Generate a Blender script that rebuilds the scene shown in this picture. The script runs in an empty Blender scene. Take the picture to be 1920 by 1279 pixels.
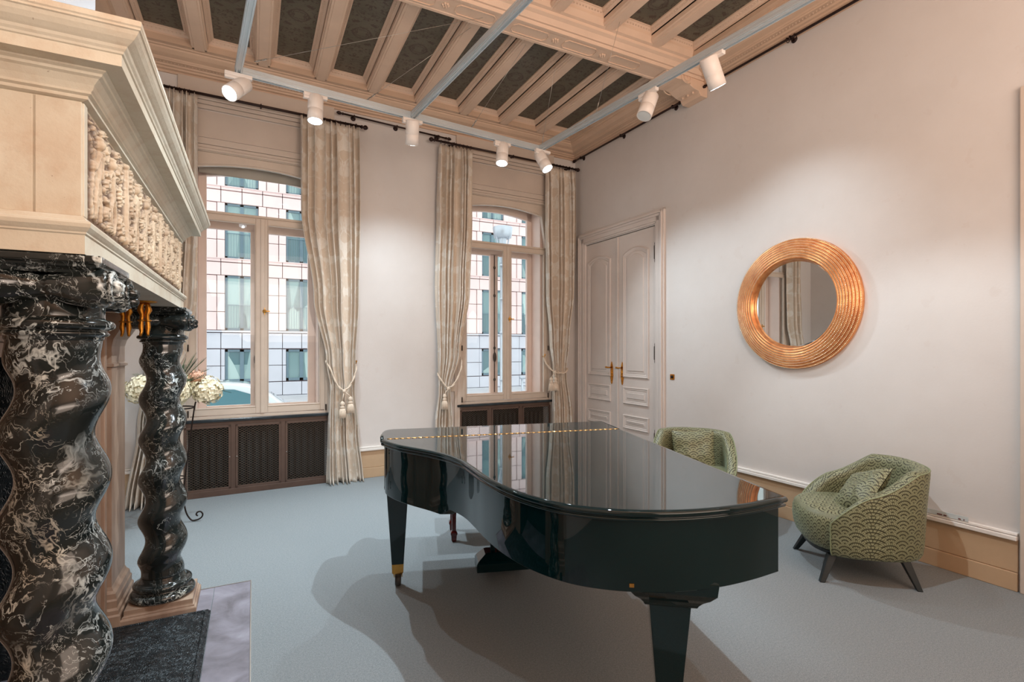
import bpy, math, random
from mathutils import Vector, Matrix, noise
random.seed(7)
PI = math.pi; R = math.radians
sc = bpy.context.scene
col = sc.collection

# ------------------------------------------------------------------ camera, world, exposure, large lights
H = 1.55
cam_d = bpy.data.cameras.new('camera'); cam = bpy.data.objects.new('camera', cam_d); col.objects.link(cam)
cam.location = (0, 0, H); cam.rotation_euler = (R(90), 0, -R(27.005))
cam_d.sensor_width = 36; cam_d.lens = 953.8 / 1920 * 36; cam_d.shift_y = 13.25 / 1920
cam_d.clip_start = 0.05
sc.camera = cam
vs = sc.view_settings
vs.view_transform = 'Standard'; vs.look = 'None'; vs.exposure = 0.0; vs.gamma = 1.0; vs.use_curve_mapping = False

world = bpy.data.worlds.new('overcast_sky'); sc.world = world; world.use_nodes = True
bg = world.node_tree.nodes['Background']; bg.inputs[0].default_value = (0.93, 0.97, 1.0, 1); bg.inputs[1].default_value = 2.0

SPOT = 1.0
def area(name, loc, target, sx, sy, power, color):
    d = bpy.data.lights.new(name, 'AREA'); d.shape = 'RECTANGLE'; d.size = sx; d.size_y = sy
    d.energy = power; d.color = color
    o = bpy.data.objects.new(name, d); col.objects.link(o); o.location = loc
    o.rotation_euler = (Vector(target) - Vector(loc)).to_track_quat('-Z', 'Y').to_euler(); return o
area('rear_fill_light', (2.2, -2.9, 2.9), (1.2, 3.5, 1.6), 3.8, 2.4, 98, (1.0, 0.79, 0.64))  # added warm ambient fill behind the camera, not a lamp of the room
area('ceiling_fill_light', (1.4, -0.9, 2.5), (1.6, .5, 4.6), 3.4, 2.4, 150, (1.0, 0.82, 0.70))  # added fill, tilted upward to brighten the ceiling

# ------------------------------------------------------------------ node helpers
def mat(name):
    m = bpy.data.materials.new(name); m.use_nodes = True
    nt = m.node_tree; b = nt.nodes['Principled BSDF']
    return m, nt, b
class N:
    """tiny expression helper over shader math nodes"""
    def __init__(s, nt): s.nt = nt
    def node(s, t, **k):
        n = s.nt.nodes.new(t)
        for a, v in k.items(): setattr(n, a, v)
        return n
    def m(s, op, *a, clamp=False):
        n = s.nt.nodes.new('ShaderNodeMath'); n.operation = op; n.use_clamp = clamp
        for i, v in enumerate(a):
            if isinstance(v, (int, float)): n.inputs[i].default_value = v
            else: s.nt.links.new(v, n.inputs[i])
        return n.outputs[0]
    def coord(s, kind='Object', scale=(1, 1, 1), rot=(0, 0, 0), loc=(0, 0, 0)):
        tc = s.nt.nodes.new('ShaderNodeTexCoord'); mp = s.nt.nodes.new('ShaderNodeMapping')
        mp.inputs['Scale'].default_value = scale; mp.inputs['Rotation'].default_value = rot; mp.inputs['Location'].default_value = loc
        s.nt.links.new(tc.outputs[kind], mp.inputs['Vector']); return mp.outputs[0]
    def geo(s, scale=(1, 1, 1)):
        g = s.nt.nodes.new('ShaderNodeNewGeometry'); mp = s.nt.nodes.new('ShaderNodeMapping')
        mp.inputs['Scale'].default_value = scale; s.nt.links.new(g.outputs['Position'], mp.inputs['Vector']); return mp.outputs[0]
    def noise(s, vec, scale, detail=4, rough=.55, dist=0, out='Fac'):
        n = s.nt.nodes.new('ShaderNodeTexNoise'); n.inputs['Scale'].default_value = scale; n.inputs['Detail'].default_value = detail
        n.inputs['Roughness'].default_value = rough; n.inputs['Distortion'].default_value = dist
        s.nt.links.new(vec, n.inputs['Vector']); return n.outputs[out]
    def vor(s, vec, scale, feature='F1', out='Distance'):
        n = s.nt.nodes.new('ShaderNodeTexVoronoi'); n.feature = feature; n.inputs['Scale'].default_value = scale
        s.nt.links.new(vec, n.inputs['Vector']); return n.outputs[out]
    def ramp(s, fac, stops):
        n = s.nt.nodes.new('ShaderNodeValToRGB'); e = n.color_ramp.elements
        while len(e) < len(stops): e.new(.5)
        for i, (p, c) in enumerate(stops):
            e[i].position = p; e[i].color = (*c, 1) if len(c) == 3 else c
        s.nt.links.new(fac, n.inputs[0]); return n.outputs[0]
    def mix(s, fac, a, b, blend='MIX'):
        n = s.nt.nodes.new('ShaderNodeMix'); n.data_type = 'RGBA'; n.blend_type = blend
        for i, v in ((0, fac), (6, a), (7, b)):
            if isinstance(v, (int, float)): n.inputs[i].default_value = v
            elif isinstance(v, tuple): n.inputs[i].default_value = (*v, 1) if len(v) == 3 else v
            else: s.nt.links.new(v, n.inputs[i])
        return n.outputs[2]
    def bump(s, h, b, strength=.3, dist=.01):
        n = s.nt.nodes.new('ShaderNodeBump'); n.inputs['Strength'].default_value = strength; n.inputs['Distance'].default_value = dist
        s.nt.links.new(h, n.inputs['Height']); s.nt.links.new(n.outputs[0], b.inputs['Normal'])
    def to(s, v, sock): s.nt.links.new(v, sock)
    def vadd(s, a, b):
        n = s.nt.nodes.new('ShaderNodeVectorMath'); n.operation = 'ADD'; s.nt.links.new(a, n.inputs[0]); s.nt.links.new(b, n.inputs[1]); return n.outputs[0]
    def vscale(s, a, k):
        n = s.nt.nodes.new('ShaderNodeVectorMath'); n.operation = 'SCALE'; s.nt.links.new(a, n.inputs[0]); n.inputs['Scale'].default_value = k; return n.outputs[0]
def lin(c):
    return tuple(((v / 255 + .055) / 1.055) ** 2.4 if v > 10 else v / 255 / 12.92 for v in c)
def simple(name, c, rough=.5, metal=0, vary=.08, scale=6, bump=0, coat=0, bscale=None, ior=1.5, spec=.5):
    m, nt, b = mat(name); e = N(nt); v = e.geo()
    base = lin(c); f = e.noise(v, scale, 5)
    lo = tuple(x * (1 - vary) for x in base); hi = tuple(min(1, x * (1 + vary)) for x in base)
    e.to(e.ramp(f, [(.3, lo), (.7, hi)]), b.inputs['Base Color'])
    b.inputs['Roughness'].default_value = rough; b.inputs['Metallic'].default_value = metal
    b.inputs['IOR'].default_value = ior; b.inputs['Coat Weight'].default_value = coat
    b.inputs['Specular IOR Level'].default_value = spec
    if bump: e.bump(e.noise(v, bscale or scale * 12, 4), b, bump, .004)
    return m

M = {}
M['cream_paint'] = simple('cream_paint', (206, 190, 176), .5, vary=.05, scale=3, bump=.1, bscale=30)
M['window_paint'] = simple('window_paint', (205, 188, 172), .38, vary=.05, scale=5, bump=.08, bscale=25)
M['outer_paint'] = simple('outer_window_paint', (232, 208, 198), .45, vary=.05, scale=5)
M['door_paint'] = simple('door_paint', (216, 205, 198), .4, vary=.04, scale=3, bump=.06, bscale=20)
M['breast'] = simple('grey_chimney_plaster', (196, 192, 194), .6, vary=.03, scale=2)
M['white_paint'] = simple('white_moulding_paint', (238, 232, 226), .35, vary=.03)
M['skirting'] = simple('ochre_skirting_paint', (196, 165, 132), .5, vary=.06, scale=4, bump=.15, bscale=40)
M['plaster_joist'] = simple('pink_beige_joist_paint', (222, 192, 168), .55, vary=.05, scale=4, bump=.15, bscale=60)
M['cornice'] = simple('cornice_paint', (206, 174, 148), .55, vary=.06, scale=4, bump=.15, bscale=60)
M['brass'] = simple('brass', (214, 160, 84), .26, 1, vary=.12, scale=40)
M['gilt'] = simple('gilt_bronze', (196, 132, 52), .32, 1, vary=.3, scale=60, bump=.4, bscale=200)
M['hinge_brass'] = simple('piano_hinge_brass', (228, 190, 130), .2, 1, vary=.1)
M['iron'] = simple('wrought_iron', (40, 30, 26), .45, .6, vary=.2, scale=20, bump=.3)
M['old_iron'] = simple('aged_hinge_iron', (66, 54, 46), .5, .3, vary=.3, scale=60)
M['bronze_rod'] = simple('dark_bronze_rod', (48, 30, 26), .35, .5, vary=.2, scale=20)
M['alu'] = simple('brushed_aluminium', (206, 214, 218), .38, .55, vary=.05, scale=3)
M['alu_dark'] = simple('track_groove', (120, 126, 128), .4, .8)
M['white_metal'] = simple('white_powder_coat', (236, 226, 218), .4, vary=.02)
M['wire'] = simple('steel_wire', (190, 185, 178), .3, .9)
M['grille'] = simple('brown_grille_paint', (92, 72, 62), .42, .2, vary=.12, scale=8, bump=.1)
M['mesh'] = simple('brown_mesh_metal', (104, 90, 78), .4, .5, vary=.1)
M['dark_inside'] = simple('dark_recess', (30, 34, 34), .8, vary=.3, scale=3)
M['sill'] = simple('dark_marble_sill', (46, 52, 56), .18, vary=.4, scale=9)
M['leg_wood'] = simple('black_stained_wood', (20, 30, 33), .35, vary=.2, scale=12)
M['bench_wood'] = simple('mahogany_lacquer', (84, 24, 20), .18, vary=.25, scale=10, coat=.5)
M['black_leather'] = simple('black_leather', (22, 20, 20), .4, vary=.1, bump=.3, bscale=90)
M['leaf'] = simple('fern_green', (64, 92, 58), .5, vary=.35, scale=30)
M['leaf_dark'] = simple('dark_leaf_green', (44, 66, 46), .5, vary=.35, scale=30)
M['petal'] = simple('cream_petal', (238, 228, 198), .6, vary=.08, scale=40)
M['petal_pink'] = simple('peach_petal', (226, 178, 150), .6, vary=.12, scale=40)
M['rubber'] = simple('dark_rubber', (60, 58, 56), .5)
M['socket'] = simple('beige_socket_plastic', (200, 182, 164), .4)
M['rope'] = simple('cream_cord', (226, 208, 188), .7, vary=.1, scale=30, bump=.5, bscale=260)
M['asphalt'] = simple('pale_pavement', (196, 196, 200), .7, vary=.08, scale=1.4, bump=.2)
M['car_paint'] = simple('white_car_paint', (226, 234, 240), .15, vary=.02, coat=1)
M['car_glass'] = simple('teal_car_glass', (70, 120, 132), .05, vary=.1, scale=1, coat=1)
M['tyre'] = simple('car_tyre', (32, 32, 34), .7)
M['fac_frame'] = simple('facade_window_frame', (104, 128, 140), .4, vary=.05)
M['stone_grey'] = simple('grey_facade_stone', (206, 206, 214), .6, vary=.06, scale=.8, bump=.2, bscale=14)
M['stone_pink'] = simple('pink_facade_stone', (238, 212, 208), .6, vary=.05, scale=.6)
M['joint'] = simple('facade_joint', (158, 132, 138), .8)
M['galv'] = simple('galvanised_steel', (186, 192, 200), .35, .6, vary=.06)
M['blind'] = simple('grey_window_blind', (178, 168, 158), .8, vary=.06, scale=6)
M['lens'] = mat('lit_lamp_lens')[0]
_b = M['lens'].node_tree.nodes['Principled BSDF']; _b.inputs['Base Color'].default_value = (1, 1, 1, 1)
_b.inputs['Emission Color'].default_value = (.8, .93, 1, 1); _b.inputs['Emission Strength'].default_value = 14
M['lens_off'] = simple('unlit_lamp_lens', (214, 216, 214), .12, vary=.02)

def wall_mat():
    m, nt, b = mat('cream_wall_paint'); e = N(nt); v = e.geo()
    f = e.noise(v, 1.1, 6, .6); g = e.noise(v, 7, 5)
    c = e.ramp(f, [(.3, lin((210, 203, 198))), (.7, lin((220, 214, 210)))])
    c = e.mix(e.m('MULTIPLY', e.m('GREATER_THAN', g, .66), .10), c, lin((196, 176, 164)))
    e.to(c, b.inputs['Base Color']); b.inputs['Roughness'].default_value = .55
    e.bump(e.m('ADD', e.noise(v, 60, 3), e.m('MULTIPLY', e.noise(v, 6, 4), 1.5)), b, .12, .004); return m
M['wall'] = wall_mat()
def carpet_mat():
    m, nt, b = mat('grey_carpet'); e = N(nt); v = e.geo()
    f = e.noise(v, 260, 3, .8); g = e.noise(v, 1.3, 4); h = e.noise(v, 90, 2, .7)
    c = e.ramp(f, [(.34, lin((108, 111, 112))), (.5, lin((138, 142, 143))), (.68, lin((184, 188, 188)))])
    c = e.mix(.35, c, e.ramp(h, [(.35, lin((112, 118, 122))), (.65, lin((152, 156, 158)))]))
    c = e.mix(e.m('MULTIPLY', g, .22), c, lin((118, 126, 130)))
    e.to(c, b.inputs['Base Color']); b.inputs['Roughness'].default_value = .95; b.inputs['Specular IOR Level'].default_value = .15
    e.bump(f, b, .6, .004); return m
M['carpet'] = carpet_mat()
def marble_mat(name, vein=1.0, scale=1.0):
    m, nt, b = mat(name); e = N(nt)
    v0 = e.coord('Object', scale=(1, 1, .8))
    warp = e.noise(v0, 4.5 * scale, 4, .6, out='Color')
    v = e.vadd(v0, e.vscale(warp, .22))
    def veins(sc_, w, d_):
        n = e.m('ABSOLUTE', e.m('SUBTRACT', e.noise(v, sc_, 4, .6, d_), .5))
        return e.m('SUBTRACT', 1, e.m('DIVIDE', n, w), clamp=True)
    a = veins(3.4 * scale, .011 * vein, .8); d = veins(9 * scale, .0095 * vein, .6); f_ = veins(19 * scale, .0075 * vein, .5)
    mask = e.m('MULTIPLY', e.m('SUBTRACT', e.noise(v0, 3.2 * scale, 3), .44), 5.0, clamp=True)
    mask2 = e.m('MULTIPLY', e.m('SUBTRACT', e.noise(v0, 5.3 * scale, 3, .5, .5), .47), 7.0, clamp=True)
    blot = e.m('MULTIPLY', e.m('SUBTRACT', e.noise(v, 8 * scale, 4, .6, 1.0), .725 - .03 * vein), 16.0, clamp=True)
    tot = e.m('MAXIMUM', e.m('MAXIMUM', e.m('MULTIPLY', a, mask), e.m('MULTIPLY', blot, mask)), e.m('MAXIMUM', e.m('MULTIPLY', d, mask2), e.m('MULTIPLY', f_, mask)))
    base = e.ramp(e.noise(v0, 7 * scale, 5), [(.3, (.006, .009, .009)), (.55, (.016, .02, .019)), (.8, (.028, .03, .028))])
    vc = e.ramp(e.noise(v0, 6, 2), [(.45, lin((218, 228, 228))), (.72, lin((208, 200, 180)))])
    e.to(e.mix(tot, base, vc), b.inputs['Base Color'])
    b.inputs['Roughness'].default_value = .13; b.inputs['Coat Weight'].default_value = .12; b.inputs['Coat Roughness'].default_value = .05
    return m
M['marble'] = marble_mat('black_veined_marble', 1.5, 1.25)
M['marble_far'] = marble_mat('black_veined_marble_sparse', .7, 1.0)
def limestone():
    m, nt, b = mat('aged_limestone'); e = N(nt); v = e.geo()
    f = e.noise(v, 2.6, 6, .6); g = e.noise(v, 14, 6, .65); s = e.noise(v, 90, 3)
    c = e.ramp(f, [(.28, lin((188, 170, 148))), (.5, lin((204, 196, 178))), (.74, lin((212, 206, 190)))])
    c = e.mix(e.m('MULTIPLY', e.m('SUBTRACT', g, .5), 1.5, clamp=True), c, lin((176, 142, 112)))
    c = e.mix(e.m('MULTIPLY', e.m('GREATER_THAN', s, .73), .5), c, lin((120, 92, 74)))
    e.to(c, b.inputs['Base Color']); b.inputs['Roughness'].default_value = .6
    e.bump(e.m('ADD', g, e.m('MULTIPLY', s, .4)), b, .25, .006); return m
M['limestone'] = limestone()
def relief_stone():
    m, nt, b = mat('carved_limestone'); e = N(nt); v = e.geo()
    f = e.noise(v, 9, 5, .6); g = e.noise(v, 60, 4)
    c = e.ramp(f, [(.3, lin((168, 142, 116))), (.7, lin((204, 184, 158)))])
    # shade painted into the hollows: colour darkens where the height attribute is low
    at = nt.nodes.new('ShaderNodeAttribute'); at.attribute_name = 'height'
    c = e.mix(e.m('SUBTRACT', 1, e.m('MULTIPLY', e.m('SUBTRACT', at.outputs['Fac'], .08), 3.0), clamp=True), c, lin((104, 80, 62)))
    e.to(c, b.inputs['Base Color']); b.inputs['Roughness'].default_value = .65
    e.bump(g, b, .3, .004); return m
M['relief'] = relief_stone()
def jamb_mat():
    m, nt, b = mat('brown_jamb_stone'); e = N(nt); v = e.geo((1, 1, .25))
    f = e.noise(v, 7, 6, .6)
    e.to(e.ramp(f, [(.3, lin((126, 98, 80))), (.55, lin((158, 130, 110))), (.8, lin((180, 156, 134)))]), b.inputs['Base Color'])
    b.inputs['Roughness'].default_value = .5; e.bump(f, b, .15, .005); return m
M['jamb'] = jamb_mat()
def slab_mat():
    m, nt, b = mat('grey_hearth_slab'); e = N(nt); v = e.geo()
    f = e.noise(v, 5, 6, .6, .6)
    e.to(e.ramp(f, [(.3, lin((96, 92, 98))), (.6, lin((138, 134, 144))), (.85, lin((166, 164, 174)))]), b.inputs['Base Color'])
    b.inputs['Roughness'].default_value = .3; return m
M['slab'] = slab_mat()
def castiron_mat():
    m, nt, b = mat('embossed_cast_iron'); e = N(nt); v = e.geo()
    f = e.noise(v, 30, 5)
    e.to(e.ramp(f, [(.3, (.008, .011, .013)), (.7, (.03, .036, .04))]), b.inputs['Base Color'])
    b.inputs['Roughness'].default_value = .38; b.inputs['Metallic'].default_value = .4
    w = nt.nodes.new('ShaderNodeTexWave'); w.inputs['Scale'].default_value = 26; w.inputs['Distortion'].default_value = 6; w.inputs['Detail'].default_value = 3
    e.to(e.vadd(v, e.vscale(e.noise(v, 8, 3, out='Color'), .3)), w.inputs['Vector'])
    e.bump(w.outputs['Fac'], b, .5, .006); return m
M['castiron'] = castiron_mat()
def lacquer():
    m, nt, b = mat('black_piano_lacquer'); e = N(nt); v = e.geo()
    e.to(e.ramp(e.noise(v, 1.5, 2), [(.3, (.0008, .012, .015)), (.7, (.001, .018, .022))]), b.inputs['Base Color'])
    b.inputs['Roughness'].default_value = .02; b.inputs['IOR'].default_value = 1.52; return m
M['lacquer'] = lacquer()
M['lid_polish'] = lacquer(); M['lid_polish'].name = 'polished_lid_lacquer'
M['lid_polish'].node_tree.nodes['Principled BSDF'].inputs['IOR'].default_value = 2.1
def damask_curtain():
    m, nt, b = mat('cream_damask_curtain'); e = N(nt)
    v = e.coord('UV', scale=(1, 1, 1))
    sp = nt.nodes.new('ShaderNodeSeparateXYZ'); nt.links.new(v, sp.inputs[0])
    px = e.m('PINGPONG', sp.outputs[0], .32); py = e.m('PINGPONG', sp.outputs[1], 1.1)
    cb = nt.nodes.new('ShaderNodeCombineXYZ'); nt.links.new(px, cb.inputs[0]); nt.links.new(py, cb.inputs[1])
    f = e.noise(cb.outputs[0], 6, 3, .5, 1.6); mk = e.m('MULTIPLY', e.m('SUBTRACT', f, .5), 14, clamp=True)
    g = e.noise(cb.outputs[0], 26, 3, .6, 1.0)
    c = e.mix(mk, lin((218, 203, 186)), lin((230, 222, 211)))
    c = e.mix(e.m('MULTIPLY', e.m('MULTIPLY', e.m('SUBTRACT', g, .54), 10, clamp=True), .22), c, lin((202, 184, 162)))
    e.to(c, b.inputs['Base Color']); b.inputs['Roughness'].default_value = .75; b.inputs['Sheen Weight'].default_value = .2
    e.bump(e.m('ADD', mk, g), b, .35, .004); return m
M['curtain'] = damask_curtain()
def ceiling_panel():
    m, nt, b = mat('dark_painted_ceiling_panel'); e = N(nt)
    v = e.coord('Object'); sp = nt.nodes.new('ShaderNodeSeparateXYZ'); nt.links.new(v, sp.inputs[0])
    ax = e.m('ABSOLUTE', sp.outputs[0]); py = e.m('PINGPONG', sp.outputs[1], .55)
    cb = nt.nodes.new('ShaderNodeCombineXYZ'); nt.links.new(ax, cb.inputs[0]); nt.links.new(py, cb.inputs[1])
    f = e.noise(cb.outputs[0], 7.5, 3, .5, 1.8)
    line = e.m('SUBTRACT', 1, e.m('DIVIDE', e.m('ABSOLUTE', e.m('SUBTRACT', f, .53)), .034), clamp=True)
    f2 = e.noise(cb.outputs[0], 19, 2, .5, 1.2); leaf = e.m('MULTIPLY', e.m('SUBTRACT', f2, .58), 30, clamp=True)
    rr = e.m('SQRT', e.m('ADD', e.m('MULTIPLY', ax, ax), e.m('MULTIPLY', py, py)))
    ring = e.m('SUBTRACT', 1, e.m('DIVIDE', e.m('ABSOLUTE', e.m('SUBTRACT', rr, .085)), .010), clamp=True)
    inside = e.m('LESS_THAN', ax, .17)
    pat = e.m('MULTIPLY', e.m('MAXIMUM', ring, e.m('MAXIMUM', line, e.m('MULTIPLY', leaf, .8))), inside)
    g = e.geo(); base = e.ramp(e.noise(g, 3, 5), [(.3, lin((80, 76, 62))), (.7, lin((102, 96, 82)))])
    e.to(e.mix(e.m('MULTIPLY', pat, .85), base, lin((58, 36, 28))), b.inputs['Base Color'])
    b.inputs['Roughness'].default_value = .42; return m
M['panel'] = ceiling_panel()
def scallop():
    m, nt, b = mat('green_scallop_velvet'); e = N(nt)
    v = e.coord('UV'); sp = nt.nodes.new('ShaderNodeSeparateXYZ'); nt.links.new(v, sp.inputs[0])
    X, Y = sp.outputs[0], sp.outputs[1]; w = .128; r = w / 2; h = r / 2
    j0 = e.m('FLOOR', e.m('DIVIDE', Y, h))
    def cand(off):
        j = e.m('ADD', j0, off); yc = e.m('MULTIPLY', j, h)
        odd = e.m('MULTIPLY', e.m('FRACT', e.m('MULTIPLY', j, .5)), 1.0)      # 0 or .5
        fx = e.m('SUBTRACT', e.m('FRACT', e.m('ADD', e.m('DIVIDE', X, w), e.m('ADD', odd, 50.5))), .5)
        dx = e.m('MULTIPLY', fx, w); dy = e.m('SUBTRACT', Y, yc)
        return e.m('SQRT', e.m('ADD', e.m('MULTIPLY', dx, dx), e.m('MULTIPLY', dy, dy))), e.m('ARCTAN2', dy, dx)
    d1, a1 = cand(-1); d2, a2 = cand(0); d3, a3 = cand(1)
    def sel(c, a, bb): return e.m('ADD', e.m('MULTIPLY', c, a), e.m('MULTIPLY', e.m('SUBTRACT', 1, c), bb))
    c1 = e.m('LESS_THAN', d1, r); c2 = e.m('LESS_THAN', d2, r)
    d = sel(c1, d1, sel(c2, d2, d3)); a = sel(c1, a1, sel(c2, a2, a3))
    q = e.m('DIVIDE', d, r); ring = e.m('FRACT', e.m('MULTIPLY', q, 3.0))
    rl = e.m('LESS_THAN', ring, .28)
    spoke = e.m('GREATER_THAN', e.m('FRACT', e.m('MULTIPLY', a, e.m('ADD', 1.6, e.m('MULTIPLY', e.m('FLOOR', e.m('MULTIPLY', q, 3)), 2.2)))), .24)
    light = e.m('MULTIPLY', e.m('SUBTRACT', 1, rl), spoke)
    band = e.m('GREATER_THAN', ring, .36)
    g = e.geo(); wear = e.noise(g, 9, 5, .7)
    dark = lin((58, 56, 34)); pale = e.mix(wear, lin((120, 120, 84)), lin((166, 168, 134)))
    e.to(e.mix(e.m('MULTIPLY', light, band), dark, pale), b.inputs['Base Color'])
    b.inputs['Roughness'].default_value = .5; b.inputs['Sheen Weight'].default_value = .18; b.inputs['Sheen Tint'].default_value = (.7, .95, .8, 1)
    b.inputs['Sheen Roughness'].default_value = .35
    e.bump(e.noise(g, 50, 4), b, .35, .004); return m
M['velvet'] = scallop()
def copper():
    m, nt, b = mat('copper_gilt_frame'); e = N(nt); v = e.geo()
    e.to(e.ramp(e.noise(v, 18, 5), [(.3, lin((214, 132, 78))), (.7, lin((246, 178, 120)))]), b.inputs['Base Color'])
    b.inputs['Metallic'].default_value = .75; b.inputs['Roughness'].default_value = .32; return m
M['copper'] = copper()
M['bead_gilt'] = simple('pale_gilt_beads', (250, 222, 180), .25, .6)
M['velvet_edge'] = simple('green_velvet_piping', (138, 146, 112), .5)
def plain(name, c, rough, metal=0, trans=0, ior=1.45):
    m, nt, b = mat(name); b.inputs['Base Color'].default_value = (*c, 1); b.inputs['Roughness'].default_value = rough
    b.inputs['Metallic'].default_value = metal; b.inputs['Transmission Weight'].default_value = trans; b.inputs['IOR'].default_value = ior; return m
M['mirror'] = plain('mirror_silver', (.86, .87, .86), .01, 1)
def glass_mat():
    m = bpy.data.materials.new('window_glass'); m.use_nodes = True; nt = m.node_tree
    for n in list(nt.nodes): nt.nodes.remove(n)
    o = nt.nodes.new('ShaderNodeOutputMaterial'); mx = nt.nodes.new('ShaderNodeMixShader'); t = nt.nodes.new('ShaderNodeBsdfTransparent')
    g = nt.nodes.new('ShaderNodeBsdfGlossy'); g.inputs['Roughness'].default_value = 0.0; f = nt.nodes.new('ShaderNodeFresnel'); f.inputs[0].default_value = 1.35
    t.inputs[0].default_value = (.97, .985, .98, 1)
    gm = nt.nodes.new('ShaderNodeNewGeometry'); ml = nt.nodes.new('ShaderNodeMath'); ml.operation = 'SUBTRACT'; ml.inputs[0].default_value = 1; nt.links.new(gm.outputs['Backfacing'], ml.inputs[1])
    m2 = nt.nodes.new('ShaderNodeMath'); m2.operation = 'MULTIPLY'; nt.links.new(ml.outputs[0], m2.inputs[0]); nt.links.new(f.outputs[0], m2.inputs[1])
    nt.links.new(m2.outputs[0], mx.inputs[0]); nt.links.new(t.outputs[0], mx.inputs[1]); nt.links.new(g.outputs[0], mx.inputs[2]); nt.links.new(mx.outputs[0], o.inputs[0]); return m
M['glass'] = glass_mat()
def fac_glass():
    m, nt, b = mat('facade_glass'); e = N(nt); v = e.geo((1, 1, .35))
    e.to(e.ramp(e.vor(v, 1.6, 'F1', 'Color'), [(.2, lin((92, 122, 128))), (.5, lin((140, 168, 168))), (.8, lin((184, 206, 202)))]), b.inputs['Base Color'])
    b.inputs['Roughness'].default_value = .08; return m
M['fac_glass'] = fac_glass()
M['paper'] = simple('pale_label_paper', (206, 212, 212), .6, vary=.04)
M['ink'] = simple('brown_label_print', (110, 62, 58), .6)

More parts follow.
